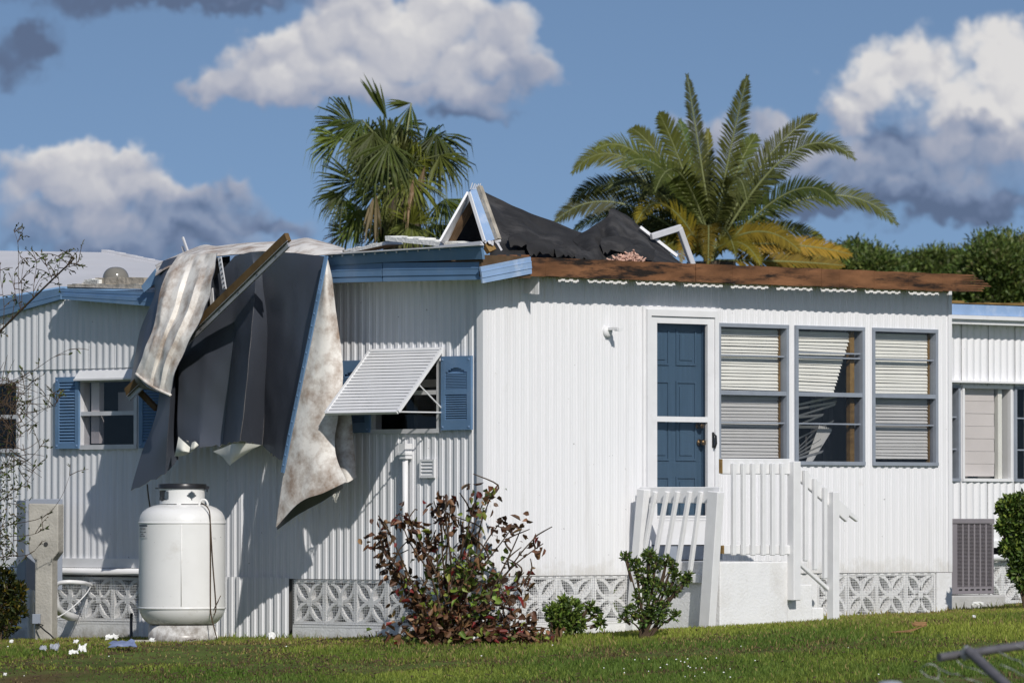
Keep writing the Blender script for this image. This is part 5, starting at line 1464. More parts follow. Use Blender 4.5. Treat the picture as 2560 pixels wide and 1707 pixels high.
# bent metal frame standing behind the beam
mb = MB(); P = [FR.w(1628, 592, -.9), FR.w(1698, 570, -.9), FR.w(1733, 668, -.9)]
mb.beam(P[0], P[1] + (P[1] - P[0]) * .05, .062, .04, FR.n); mb.beam(P[1], P[2], .062, .045, FR.n)
tag(bev(obj('bent_metal_frame', mb, M['alu_pale']), .006), 'bent white metal frame sticking up left of the date palm', 'metal frame')
# insulation
def clump():
    rr = random.Random(9); mb = MB(); 
    for k in range(170):
        x = rr.gauss(1570, 14); y = 655 - abs(rr.gauss(0, 7)) * max(0, 1 - ((x - 1572) / 50) ** 2); p = FR.w(x, y, .12 + rr.uniform(-.06, .06))
        d = Vector((rr.uniform(-1, 1), rr.uniform(-.4, .4), rr.uniform(-.2, .8))).normalized() * rr.uniform(.03, .07)
        mb.beam(p, p + d, .016, .010)
    tag(obj('insulation_clump', mb, M['pink']), 'tuft of pink insulation on the bare eave beam', 'insulation')
clump()

# ================================================================== vegetation
def leaf_cloud(P, D, L, Wd, C, fold=.35):
    """P: n x 3 base points, D: n x 3 directions, L lengths, Wd widths, C colours -> quads (two per leaf, folded along the midrib)"""
    n = len(P); P = np.asarray(P, float); D = np.asarray(D, float); D /= np.linalg.norm(D, axis=1)[:, None] + 1e-9
    rg = np.random.default_rng(n + 1)
    R = rg.normal(size=(n, 3)); S = np.cross(D, R); S /= np.linalg.norm(S, axis=1)[:, None] + 1e-9; N = np.cross(S, D)
    L = np.asarray(L)[:, None]; Wd = np.asarray(Wd)[:, None]
    cu = rg.uniform(.05, .45, (n, 1)); q1 = P + D * L * .30; q2 = P + D * L * .70 - N * L * cu * .35
    tip = P + D * L * rg.uniform(.9, 1.05, (n, 1)) - N * L * cu
    s1 = rg.uniform(.7, 1.1, (n, 1)); s2 = rg.uniform(.5, 1.0, (n, 1)); f1 = rg.uniform(.2, 1.6, (n, 1)) * fold
    V = np.stack([P, q1 + S * Wd * .5 * s1 + N * Wd * f1 * .5, q2 + S * Wd * .42 * s2 + N * Wd * f1 * .4, tip, q2 - S * Wd * .42 * s1 + N * Wd * f1 * .4, q1 - S * Wd * .5 * s2 + N * Wd * f1 * .5], 1).reshape(-1, 3)
    i = np.arange(n)[:, None] * 6
    F = np.concatenate([i + [[0, 1, 2, 3]], i + [[0, 3, 4, 5]]], 0)
    CC = np.repeat(np.asarray(C), 6, axis=0)
    return V, F, CC
def pick(rg, n, table):
    w = np.array([t[1] for t in table], float); w /= w.sum()
    k = rg.choice(len(table), n, p=w); c = np.array([t[0] for t in table])[k]
    return c * rg.uniform(.7, 1.3, (n, 1)) * (1 + rg.normal(0, .06, (n, 3)))

def stems(name, paths, r0, r1, parent, n=5, m='bark'):
    mb = MB()
    for p in paths:
        c = catmull(p, 4); K = len(c); mb.tube(c, [r0 + (r1 - r0) * i / (K - 1) for i in range(K)], n, False)
    return obj(name, mb, M[m], I4, parent, smooth=True)

# ---- withered red-brown shrub at the corner
def withered():
    Yd = 56.65; rg = np.random.default_rng(3); rr = random.Random(3)
    base = at(1112, 1600, Yd); base.z = gz(base.x, base.y)
    t = thing('withered_shrub', 'withered red brown shrub with sparse tall stems at the house corner', 'shrub', base)
    tips = [(935, 1335, 1.0), (960, 1300, .9), (1000, 1290, .8), (1018, 1280, .7), (1085, 1252, .8), (1108, 1238, .8), (1130, 1245, .6), (1150, 1300, .6), (1195, 1232, .8), (1222, 1228, .7), (1235, 1226, .5),
            (1262, 1292, .5), (1280, 1320, .5), (1308, 1308, .6), (1345, 1335, .25), (1358, 1358, .2), (985, 1420, .7), (960, 1405, .7), (1050, 1360, .8), (1085, 1330, .7), (1170, 1340, .6), (1210, 1390, .7),
            (1310, 1430, .35), (1330, 1440, .3), (1020, 1470, .9), (1040, 1500, 1.0), (1260, 1470, .6), (1290, 1500, .5), (1150, 1440, .8), (1110, 1420, .7), (1340, 1545, .8), (1380, 1570, .7), (1240, 1560, .9), (1050, 1560, 1.0)]
    paths = []; LP, LD, LL, LW, LC = [], [], [], [], []
    tab_dead = [((.115, .058, .032), 5), ((.18, .092, .048), 4), ((.19, .028, .024), 1.1), ((.30, .18, .09), 1.5), ((.055, .03, .02), 2)]
    tab_green = [((.17, .24, .04), 3), ((.25, .30, .055), 2), ((.10, .15, .03), 2)]
    for (px, py, dens) in tips:
        b = base + Vector((rr.uniform(-.22, .22), rr.uniform(-.15, .15), 0)); dy = rr.uniform(-.40, .15)
        e = at(px, py, Yd + dy); m1 = b.lerp(e, .45) + Vector((rr.uniform(-.05, .05), 0, .06)); m2 = b.lerp(e, .75) + Vector((rr.uniform(-.04, .04), 0, .05))
        path = [b, m1, m2, e]; paths.append(path); c = catmull(path, 8)
        def lf(p, sp, tabl, big=1.0):
            LP.append(p + Vector((rr.gauss(0, sp), rr.gauss(0, sp), rr.gauss(0, sp * .8)))); LD.append((rr.gauss(0, 1), rr.gauss(0, 1), rr.gauss(-.7, .7)))
            LL.append(rr.uniform(.05, .115) * big); LW.append(rr.uniform(.03, .072) * big); LC.append(pick(rg, 1, tabl)[0])
        hi = py < 1420; gtip = (1190 < px < 1240)
        for q in range(int(23 * dens) + 2):                       # tuft at the tip
            lf(c[-1 - rr.randrange(7)], .045 if hi else .065, tab_green if (gtip and rr.random() < .35) else tab_dead)
        for q in range(int(6 * dens)):                            # few leaves along the bare middle
            lf(c[int(rr.uniform(.35, .75) * (len(c) - 1))], .035, tab_green if rr.random() < (.55 if 1050 < px < 1270 else .2) else tab_dead, .85)
        for q in range(int(16 * dens) if not hi else 9):          # and around the foot
            lf(c[int(rr.uniform(.12, .45) * (len(c) - 1))], .09, tab_green if rr.random() < .30 else tab_dead)
        # side twigs
        for q in range(1):
            f = rr.uniform(.45, .95); p = c[int(f * (len(c) - 1))]
            paths.append([p, p + Vector((rr.uniform(-.1, .1), rr.uniform(-.1, .1), .10)), p + Vector((rr.uniform(-.18, .18), rr.uniform(-.15, .15), .20))])
    # dense foot and fallen heap to the right
    for q in range(850):
        if q < 470:
            a = at(rr.gauss(1135, 75), 1602 - abs(rr.gauss(0, 58)), Yd + rr.uniform(-.40, .22))
        else:
            px_ = rr.uniform(1225, 1395); a = at(px_, 1606 - abs(rr.gauss(0, 16)) - (8 if px_ < 1300 else 0), Yd - .15 + rr.uniform(-.3, .25))
        a.z = max(a.z - .03, gz(a.x, a.y) + .01)
        LP.append(a); LD.append((rr.gauss(0, 1), rr.gauss(0, 1), rr.gauss(-.1, .7))); LL.append(rr.uniform(.05, .11)); LW.append(rr.uniform(.035, .07))
        LC.append(pick(rg, 1, tab_green if rr.random() < .16 else tab_dead)[0])
    for q in range(120):                       # still green leaves inside
        a = at(rr.gauss(1165, 60), rr.gauss(1440, 45), Yd + rr.uniform(-.3, .3)); LP.append(a); LD.append((rr.gauss(0, 1), rr.gauss(0, 1), rr.gauss(-.3, .7))); LL.append(rr.uniform(.06, .11)); LW.append(rr.uniform(.04, .07)); LC.append(pick(rg, 1, tab_green)[0])
    stems('stems', paths, .011, .0045, t)
    V, F, C = leaf_cloud(LP, LD, LL, LW, LC, .6)
    link('foliage', colmesh('foliage', V, F, C, M['leaf']), I4, t)
withered()

def bush(name, label, base, blobs, n, leaf, tab, seed, twigs=None, stemr=.012, cat='shrub', trunk=None, up=.3):
    """blobs: (px, py, radius px, Y, weight)"""
    rg = np.random.default_rng(seed); rr = random.Random(seed)
    t = thing(name, label, cat, base)
    P, D, paths = [], [], []
    W = np.array([b[4] for b in blobs], float); W /= W.sum()
    for (b, w) in zip(blobs, W):
        c = at(b[0], b[1], b[3]); r = b[2] * b[3] / FPX; k = int(n * w)
        d = rg.normal(size=(k, 3)); d /= np.linalg.norm(d, axis=1)[:, None]
        rad = r * rg.uniform(.15, 1, k) ** .5
        # clumps: pull part of the leaves on small sprays
        p = np.array(c) + d * rad[:, None] * np.array([1, .9, 1])
        P.append(p); D.append(d + rg.normal(size=(k, 3)) * .7 + np.array([0, 0, up]))
        paths.append([Vector(base) + Vector((rr.uniform(-.05, .05), 0, 0)), Vector(base).lerp(c, .5) + Vector((rr.uniform(-.05, .05), 0, .03)), c])
        for q in range(3):
            e = c + Vector(d[q]) * r * .9; paths.append([Vector(base).lerp(c, .7), c.lerp(e, .4), e])
    P = np.concatenate(P); D = np.concatenate(D); k = len(P)
    V, F, C = leaf_cloud(P, D, rg.uniform(leaf * .7, leaf * 1.3, k), rg.uniform(leaf * .4, leaf * .7, k), pick(rg, k, tab))
    stems('stems', paths, stemr, stemr * .3, t)
    link('foliage', colmesh('foliage', V, F, C, M['leaf']), I4, t)
    return t
GREEN = [((.075, .125, .025), 4), ((.12, .18, .035), 3), ((.22, .28, .05), 1.4), ((.045, .075, .02), 2)]
LIME = [((.13, .20, .035), 3), ((.20, .27, .055), 2), ((.07, .11, .03), 2)]
YS = FR.w(1600, 1480, 1.5).y
b = FR.w(1612, 1572, 1.5); b.z = gz(b.x, b.y)
bush('boxwood_shrub', 'small leafy green shrub growing in front of the leaning railing', b,
     [(1565, 1392, 11, YS, .5), (1590, 1412, 16, YS, 1), (1622, 1388, 16, YS, 1), (1640, 1410, 19, YS, 1.2), (1610, 1440, 21, YS, 1.3), (1632, 1462, 21, YS, 1.2), (1668, 1400, 10, YS, .5), (1682, 1412, 10, YS, .5), (1690, 1440, 13, YS, .7), (1715, 1450, 11, YS, .6), (1722, 1438, 7, YS, .3), (1664, 1470, 16, YS, .8), (1690, 1476, 12, YS, .5),
      (1600, 1490, 18, YS, .9), (1632, 1512, 22, YS, 1.3), (1580, 1530, 18, YS, .9), (1560, 1545, 10, YS, .4), (1610, 1545, 21, YS, 1), (1660, 1520, 16, YS, .7), (1688, 1538, 11, YS, .4), (1650, 1548, 14, YS, .6)], 2300, .038, GREEN, 11)
b = FR.w(1415, 1582, .6); b.z = gz(b.x, b.y)
YB = b.y
bush('low_green_bush', 'low light green bush between the withered shrub and the railing shrub', b,
     [(1400, 1545, 30, YB, 1.4), (1430, 1525, 26, YB, 1), (1385, 1530, 20, YB, .8), (1440, 1555, 24, YB, 1), (1410, 1505, 12, YB, .3), (1490, 1535, 11, YB, .25), (1500, 1560, 10, YB, .25), (1475, 1515, 10, YB, .2), (1400, 1575, 26, YB, .8)], 1500, .05, LIME, 12)
YR = 60.2
b = at(2570, 1500, YR); b.z = gz(b.x, b.y)
bush('clipped_shrub', 'dark green round shrub cut by the right edge of the photo', b,
     [(2525, 1265, 26, YR, 1), (2560, 1270, 40, YR, 1.4), (2520, 1310, 24, YR, 1), (2548, 1330, 34, YR, 1.4), (2530, 1370, 28, YR, 1.1), (2565, 1390, 40, YR, 1.5), (2548, 1430, 26, YR, .9), (2600, 1300, 60, YR, 2), (2610, 1390, 60, YR, 2), (2502, 1272, 9, YR, .25), (2505, 1320, 9, YR, .25), (2560, 1460, 18, YR, .4)], 5200, .055, GREEN, 13)
YD = FL.w(10, 1550, 1.3).y
b = at(8, 1596, YD); b.z = gz(b.x, b.y)
bush('dark_bush', 'dark low bush under the bare shrub at the left edge', b,
     [(10, 1450, 30, YD, 1), (40, 1480, 26, YD, .9), (5, 1510, 34, YD, 1.2), (45, 1530, 20, YD, .6), (15, 1560, 30, YD, 1), (-30, 1520, 60, YD, 1.6)], 1500, .055, [((.035, .045, .012), 4), ((.09, .09, .015), 1), ((.16, .11, .015), .6)], 14)
b = ground_at(415, 1588)
bush('weed_clump', 'pale green weeds sprouting at the foot of the propane tank', b,
     [(398, 1573, 10, b.y - .05, 1), (412, 1566, 10, b.y - .05, 1), (425, 1576, 11, b.y - .05, 1), (440, 1570, 8, b.y - .05, .6), (405, 1584, 10, b.y - .05, .8)], 170, .06, LIME, 15, stemr=.004, cat='weed', up=.8)

# ---- bare twiggy shrub at the left edge
def bare():
    w = 1.6; rr = random.Random(21); rg = np.random.default_rng(21)
    base = FL.w(-45, 1600, w)
    t = thing('bare_shrub', 'bare twiggy shrub with few leaves at the left edge', 'shrub', base)
    lines = [[(-45, 1600), (-60, 1300), (-55, 950), (-40, 868), (0, 828), (60, 768), (130, 700), (172, 660), (186, 646)],
             [(52, 775), (46, 700), (46, 630), (43, 600), (33, 574)], [(30, 795), (38, 735), (30, 690)], [(55, 770), (54, 700), (58, 660), (50, 640)], [(82, 745), (86, 700), (92, 660), (90, 650)], [(118, 712), (140, 690), (150, 650), (146, 640)],
             [(8, 820), (10, 760), (2, 700), (0, 660)], [(160, 670), (180, 665), (196, 655)], [(130, 700), (120, 672), (112, 660)],
             [(-60, 1000), (0, 966), (80, 928), (130, 895), (172, 874)], [(-58, 1060), (0, 1036), (70, 1034), (140, 1008), (142, 1002)], [(-60, 1120), (0, 1085), (60, 1062), (110, 1024), (142, 1014)],
             [(-55, 1200), (0, 1172), (60, 1156), (92, 1128), (100, 1116)], [(-55, 1290), (0, 1252), (55, 1214), (78, 1188), (82, 1176)], [(-50, 1330), (20, 1312), (108, 1292), (152, 1244), (174, 1188)],
             [(-50, 1360), (0, 1342), (80, 1336), (125, 1312)], [(-48, 1400), (10, 1392), (75, 1384), (106, 1350)], [(-45, 1450), (0, 1420), (30, 1370), (35, 1290)], [(-50, 1150), (-10, 1080), (20, 1000), (30, 950)], [(-50, 1250), (0, 1140), (20, 1100), (60, 1090)],
             [(-50, 1100), (0, 1010), (50, 985), (90, 940)], [(-50, 1050), (0, 1000), (60, 1060), (70, 1100)], [(-50, 1160), (10, 1060), (80, 1000), (140, 985)], [(-45, 1420), (10, 1300), (20, 1220), (10, 1150)]]
    paths = []; LP, LD = [], []
    for i, ln in enumerate(lines):
        dw = 0 if i < 9 else rr.uniform(-.15, .25)
        P = [FL.w(x, y, w + dw) for x, y in ln]; paths.append(P); c = catmull(P, 8)
        vis = [p for p in c if p.x > FL.w(-30, 1000, w).x]
        if not vis: continue
        for q in range(15 if i == 0 else 7):
            p = rr.choice(vis); d = Vector((rr.uniform(-.6, 1), rr.uniform(-.3, .3), rr.uniform(-.3, 1))).normalized(); L_ = rr.uniform(.06, .20)
            e = p + d * L_; paths.append([p, p + d * L_ * .5 + Vector((0, 0, .012)), e])
            for z in range(rr.choice((2, 3, 4, 5))):
                f = rr.uniform(.3, 1.0); LP.append(p + d * L_ * f); LD.append((d.x + rr.gauss(0, .6), rr.gauss(0, .6), d.z + rr.gauss(0, .6)))
    # tangle of fine dead twigs in front of the left window
    for q in range(110):
        x, y = rr.gauss(12, 32), rr.uniform(940, 1180); p = FL.w(x, y, w + rr.uniform(-.3, .3)); d = Vector((rr.uniform(-.5, 1), rr.uniform(-.4, .4), rr.uniform(-.8, .8))).normalized() * rr.uniform(.15, .35)
        paths.append([p, p + d * .5 + Vector((0, 0, rr.uniform(-.04, .04))), p + d])
    big = paths[:1]; stems('trunk', big, .016, .006, t, 6); stems('twigs', paths[1:], .0042, .0018, t, 4)
    for q in range(420):
        x, y = rr.gauss(10, 26), rr.uniform(1150, 1420); LP.append(FL.w(x, y, w + rr.uniform(-.2, .2))); LD.append((rr.gauss(0, 1), rr.gauss(0, 1), rr.gauss(0, 1)))
    n = len(LP); V, F, C = leaf_cloud(LP, LD, rg.uniform(.025, .055, n), rg.uniform(.012, .024, n), pick(rg, n, [((.05, .07, .02), 3), ((.09, .12, .03), 2), ((.10, .08, .03), 1.3)]))
    link('foliage', colmesh('foliage', V, F, C, M['leaf']), I4, t)
bare()

# ---- palms
def frond(bez, Ll, nst, N0, rg, tab, droop=.25, wid=.035):
    """feather palm frond: returns rachis points and leaflet arrays"""
    a, b, c = bez; V = []; F = []; C = []; pts = []
    base_c = pick(rg, 1, tab)[0]
    for i in range(nst):
        f = (i + 1) / nst; p = a * (1 - f) ** 2 + b * 2 * f * (1 - f) + c * f * f; t = ((b - a) * (1 - f) + (c - b) * f).normalized(); pts.append(p)
        if f < .14: continue
        side = t.cross(N0).normalized(); nn = side.cross(t)
        L_ = Ll * (math.sin(math.pi * min(1, (f * .93 + .10))) ** .55) * rg.uniform(.85, 1.1) + .05
        for s in (-1, 1):
            d = (t * (.55 + .5 * f) + side * s * rg.uniform(.75, 1.0) + nn * rg.uniform(.05, .35)).normalized()
            m = p + d * L_ * .55; e = p + d * L_ + Vector((0, 0, -droop * L_ * rg.uniform(.5, 1.2)))
            w_ = t * wid * .5; k = len(V)
            V += [p - w_ * .7, p + w_ * .7, m + w_, m - w_, e]; F += [(k, k + 1, k + 2), (k, k + 2, k + 3), (k + 3, k + 2, k + 4)]
            cc = base_c * rg.uniform(.75, 1.25); C += [cc] * 5
    return pts, V, F, C
def date_palm():
    Y0 = 92.0; rg = np.random.default_rng(31)
    foot = at(1780, 640, Y0); foot.z = gz(foot.x, 66)
    t = thing('date_palm', 'feather-leaved date palm behind the wing roof', 'palm tree', foot)
    B = (1775, 640); G = [((.055, .070, .016), 3), ((.075, .092, .020), 3), ((.04, .05, .014), 2)]; YG = [((.19, .145, .018), 3), ((.13, .125, .020), 2), ((.25, .15, .016), 1.5)]; GP = [((.092, .105, .022), 3), ((.068, .080, .018), 3)]
    fr_ = [  # tip, control, depth of tip, table, leaflet length
        ((1718, 190), (1752, 400), 0, GP, .30), ((1868, 192), (1820, 380), -.3, GP, .42), ((2040, 288), (1905, 360), .3, GP, .46), ((2136, 398), (1990, 250), -.4, GP, .46), ((2242, 560), (2090, 390), .2, GP, .46),
        ((2092, 512), (2010, 380), -.8, G, .42), ((2000, 628), (1905, 530), -.6, YG, .36), ((2126, 636), (2000, 600), .4, YG, .36), ((2108, 664), (1980, 650), -.2, YG, .34), ((1890, 338), (1840, 400), .8, G, .44),
        ((1868, 508), (1840, 330), -1.6, G, .40), ((1432, 432), (1560, 270), .2, GP, .46), ((1490, 374), (1600, 300), -.8, GP, .46), ((1580, 322), (1640, 350), .5, GP, .44), ((1648, 284), (1690, 360), -.4, GP, .46), ((1424, 512), (1540, 370), .6, GP, .44),
        ((1386, 556), (1520, 420), -.2, GP, .46), ((1432, 578), (1560, 470), .8, G, .40), ((1638, 480), (1690, 320), -1.6, GP, .42), ((1590, 560), (1650, 420), -1.4, YG, .40), ((1770, 664), (1775, 480), -1.9, YG, .36), ((1702, 656), (1720, 520), -1.6, YG, .34),
        ((1555, 420), (1640, 330), -1.2, GP, .42), ((1520, 470), (1620, 380), -1.0, G, .42), ((1600, 500), (1670, 400), .9, G, .42), ((1650, 560), (1700, 460), .6, G, .42), ((1770, 325), (1770, 480), .6, YG, .26), ((1700, 300), (1730, 420), 1.0, G, .42), ((1930, 520), (1860, 440), .8, G, .42), ((1960, 440), (1880, 420), 1.2, G, .44), ((1840, 640), (1810, 520), -1.5, YG, .34), ((1900, 660), (1850, 560), -.9, YG, .36), ((1640, 640), (1700, 560), -.5, YG, .34), ((2010, 640), (1920, 590), .6, YG, .36), ((1540, 600), (1640, 540), .5, G, .4), ((2060, 600), (1960, 540), .9, YG, .34)]
    for (tip, ctl, dz, tab, Ll) in fr_:
        Ll *= .64
        b = at(B[0] + rg.uniform(-12, 12), B[1] + rg.uniform(-30, 20), Y0 + dz * .1); c = at(*ctl, Y0 + dz * .6); e = at(*tip, Y0 + dz * 1.4)
        # quadratic control so that the curve leans through ctl
        N0 = Vector((rg.uniform(-.35, .35), -1.0, rg.uniform(.2, .8))).normalized()
        pts, V, F, C = frond((b, c, e), Ll, 74, N0, rg, tab, droop=.16, wid=.036)
        fo = link('frond', colmesh('frond', [tuple(v) for v in V], F, C, M['palm_leaf']), I4, t)
        mb = MB(); mb.tube([b] + pts[::3] + [pts[-1]], [.035] + [.022 * (1 - .8 * i / (len(pts[::3]))) for i in range(len(pts[::3]))] + [.004], 5, False); obj('rachis', mb, M['rachis'], I4, fo, smooth=True)
    top = at(1778, 655, Y0); mb = MB(); K = 14
    mb.tube([foot + (top - foot) * (i / K) for i in range(K + 1)], [.30 + .03 * (i % 2) + (.06 if i > 11 else 0) for i in range(K + 1)], 12); obj('trunk', mb, M['trunk'], I4, t, smooth=True)
M['rachis'] = mat('frond_rachis', (.20, .22, .09), .45, .4)
date_palm()

def fan_palm():
    Y0 = 84.0; rg = np.random.default_rng(41); rr = random.Random(41)
    foot = at(1010, 600, Y0); foot.z = gz(foot.x, 66)
    t = thing('fan_palm', 'tall fan-leaved palm behind the roof edge', 'palm tree', foot)
    heart = at(1005, 470, Y0)
    G = [((.085, .108, .020), 3), ((.12, .145, .025), 2), ((.055, .07, .016), 2.5)]; DEAD = [((.24, .16, .085), 3), ((.17, .11, .06), 2)]; YG = [((.15, .17, .025), 2), ((.10, .14, .025), 2)]
    leaves = [  # hub px, direction deg (0=right, 90=up), spread deg, length px, droop, table, dz
        (968, 300, 112, 26, 120, .05, G, -.2), (887, 315, 165, 120, 125, .45, G, .2), (905, 300, 235, 110, 120, .5, G, -.5), (935, 330, 260, 120, 130, .5, G, -.9), (1028, 258, 185, 22, 72, .1, G, .2), (1028, 262, 262, 60, 90, .3, G, .3), (985, 320, 320, 120, 110, .55, G, .5),
        (1090, 335, 280, 150, 105, .65, G, -.2), (1100, 388, 300, 130, 105, .6, G, -.5), (1030, 350, 285, 110, 110, .6, G, .7), (890, 455, 178, 105, 115, .25, G, -.4), (860, 480, 225, 90, 95, .4, G, -.7), (905, 545, 195, 130, 95, .4, YG, -.3), (1112, 497, 290, 140, 95, .6, G, .2), (973, 358, 265, 130, 130, .55, G, -1.1),
        (940, 395, 240, 110, 120, .5, G, -.8), (1028, 446, 270, 150, 110, .55, G, -.9), (1030, 560, 80, 150, 70, .2, YG, -1.0), (1030, 560, 260, 160, 70, .3, YG, -.9), (940, 480, 262, 22, 130, .3, DEAD, -1.0), (1062, 416, 255, 16, 85, .3, DEAD, -.7), (1035, 440, 262, 12, 110, .3, DEAD, -.9),
        (870, 580, 200, 120, 70, .4, DEAD, .2), (960, 560, 250, 140, 90, .4, G, .3), (1080, 560, 290, 140, 90, .4, G, .5), (1000, 420, 90, 200, 110, .3, G, .9), (960, 440, 150, 160, 110, .4, G, .7), (1050, 430, 30, 140, 90, .5, G, .9), (930, 360, 210, 130, 110, .5, G, .6), (1070, 370, 330, 110, 95, .6, G, .4), (850, 345, 200, 90, 100, .5, G, -.1), (905, 520, 215, 120, 100, .4, G, .5), (990, 520, 250, 130, 90, .4, G, -.2)]
    for q in range(17):
        px, py = max(885, min(1070, rr.gauss(975, 55))), max(375, rr.gauss(440, 60)); a_ = math.degrees(math.atan2(430 - py, px - 985)); leaves.append((px, py, a_ + rr.uniform(-40, 40) if py < 430 else 270 + rr.uniform(-50, 50), rr.uniform(90, 150), rr.uniform(85, 120), rr.uniform(.4, .7), G if rr.random() < .85 else YG, rr.uniform(-.6, 1.0)))
    for (px, py, ang, spr, L_, dr, tab, dz) in leaves:
        hub = at(px, py, Y0 + dz); s = Y0 / FPX; V, F, C = [], [], []; n = max(8, int(spr / 2.8)); bc = pick(rg, 1, tab)[0]
        out = rg.uniform(-.5, .5)
        for i in range(n):
            a = math.radians(ang + spr * ((i + .5) / n - .5) + rg.normal(0, 3.5)); d = Vector((math.cos(a), rg.uniform(-.25, .25) + out * math.cos(math.radians(ang)) - .25, math.sin(a))).normalized()
            l = L_ * s * rg.uniform(.68, 1.15); sd = d.cross(Vector((0, -1, 0))).normalized(); w = l * math.tan(math.radians(max(spr, 40) / n / 2)) * .95 + .006
            dn = Vector((0, 0, -1)); m1 = hub + d * l * .5; m2 = hub + d * l * .78 + dn * dr * l * .14; e = hub + d * l * (1 - .25 * dr) + dn * dr * l * rg.uniform(.35, 1.0)
            k = len(V); fold = Vector((0, -.02 * (i % 2), 0))
            V += [hub, m1 + sd * w * .55 + fold, m1 - sd * w * .55, m2 + sd * w * .32, m2 - sd * w * .32 + fold, e]
            F += [(k, k + 1, k + 2), (k + 1, k + 3, k + 4), (k + 1, k + 4, k + 2), (k + 3, k + 5, k + 4)]; C += [bc * rg.uniform(.7, 1.3)] * 6
        fo = link('fan_leaf', colmesh('fan_leaf', [tuple(v) for v in V], F, C, M['palm_leaf']), I4, t)
        mb = MB(); mb.tube([heart + Vector((rr.uniform(-.1, .1), 0, rr.uniform(-.3, .2))), heart.lerp(hub, .6) + Vector((0, 0, .12)), hub], [.02, .015, .01], 5, False); obj('leaf_stalk', mb, M['rachis'], I4, fo, smooth=True)
    mb = MB(); K = 16
    mb.tube([foot + (heart - foot) * (i / K) for i in range(K + 1)], [.20 + .02 * (i % 2) + (.05 if i > 12 else 0) for i in range(K + 1)], 12); obj('trunk', mb, M['trunk'], I4, t, smooth=True)
fan_palm()

# ---- background trees on the right
def bg_tree(label, Y0, blobs, n, seed, trunkpx, leaf=.085):
    rg = np.random.default_rng(seed)
    foot = at(trunkpx, 700, Y0); foot.z = gz(foot.x, 66)
    t = thing('pine_tree', label, 'tree', foot, 'trees behind the house')
    tab = [((.10, .145, .032), 3), ((.14, .19, .04), 3), ((.06, .09, .024), 2.4), ((.16, .16, .065), .6)]
    P, D, C = [], [], []; W = np.array([b[2] * b[3] for b in blobs], float); W /= W.sum(); paths = []
    for (b, w) in zip(blobs, W):
        c = np.array(at(b[0], b[1], Y0 + rg.uniform(-1.2, 1.2))); rx, rz = b[2] * Y0 / FPX, b[3] * Y0 / FPX
        k = int(n * w); nc = max(6, k // 55)
        d = rg.normal(size=(nc, 3)); d /= np.linalg.norm(d, axis=1)[:, None]; cc = c + d * np.array([rx, rx * .9, rz]) * rg.uniform(.45, 1.0, (nc, 1))
        cl = pick(rg, nc, tab); idx = rg.integers(0, nc, k)
        p = cc[idx] + rg.normal(size=(k, 3)) * np.array([.13, .13, .10]); P.append(p); D.append(rg.normal(size=(k, 3)) * .8 + d[idx] + np.array([0, 0, .7])); C.append(cl[idx] * rg.uniform(.8, 1.2, (k, 1)))
        for q in range(3): paths.append([foot + Vector((0, 0, max(1.0, c[2] - 2.2) * .8)), Vector(c) - Vector((0, 0, rz * .6)), Vector(cc[q])])
    P = np.concatenate(P); D = np.concatenate(D); C = np.concatenate(C); k = len(P)
    V, F, CC = leaf_cloud(P, D, rg.uniform(leaf * .7, leaf * 1.4, k), rg.uniform(leaf * .3, leaf * .55, k), C)
    link('crown', colmesh('crown', V, F, CC, M['leaf']), I4, t)
    topz = at(trunkpx, blobs[0][1], Y0); mb = MB(); mb.tube([foot, foot.lerp(topz, .5) + Vector((.15, 0, 0)), topz], [.22, .15, .05], 8); obj('trunk', mb, M['bark'], I4, t, smooth=True)
    stems('branches', paths, .06, .015, t)
bg_tree('rounded green tree behind the date palm beside the roof end', 112, [(2150, 660, 55, 36), (2110, 672, 45, 28), (2195, 676, 45, 30), (2060, 668, 55, 30), (2000, 674, 55, 26)], 30000, 51, 2150)
bg_tree('low green tree above the splintered beam end', 118, [(2330, 672, 60, 36), (2392, 672, 38, 32), (2270, 682, 45, 28), (2340, 705, 100, 40)], 30000, 52, 2330)
bg_tree('tall bushy green tree at the right edge', 108, [(2490, 665, 66, 54), (2540, 640, 52, 36), (2455, 705, 50, 42), (2570, 695, 75, 62), (2520, 730, 100, 45), (2476, 624, 30, 22)], 46000, 53, 2510)

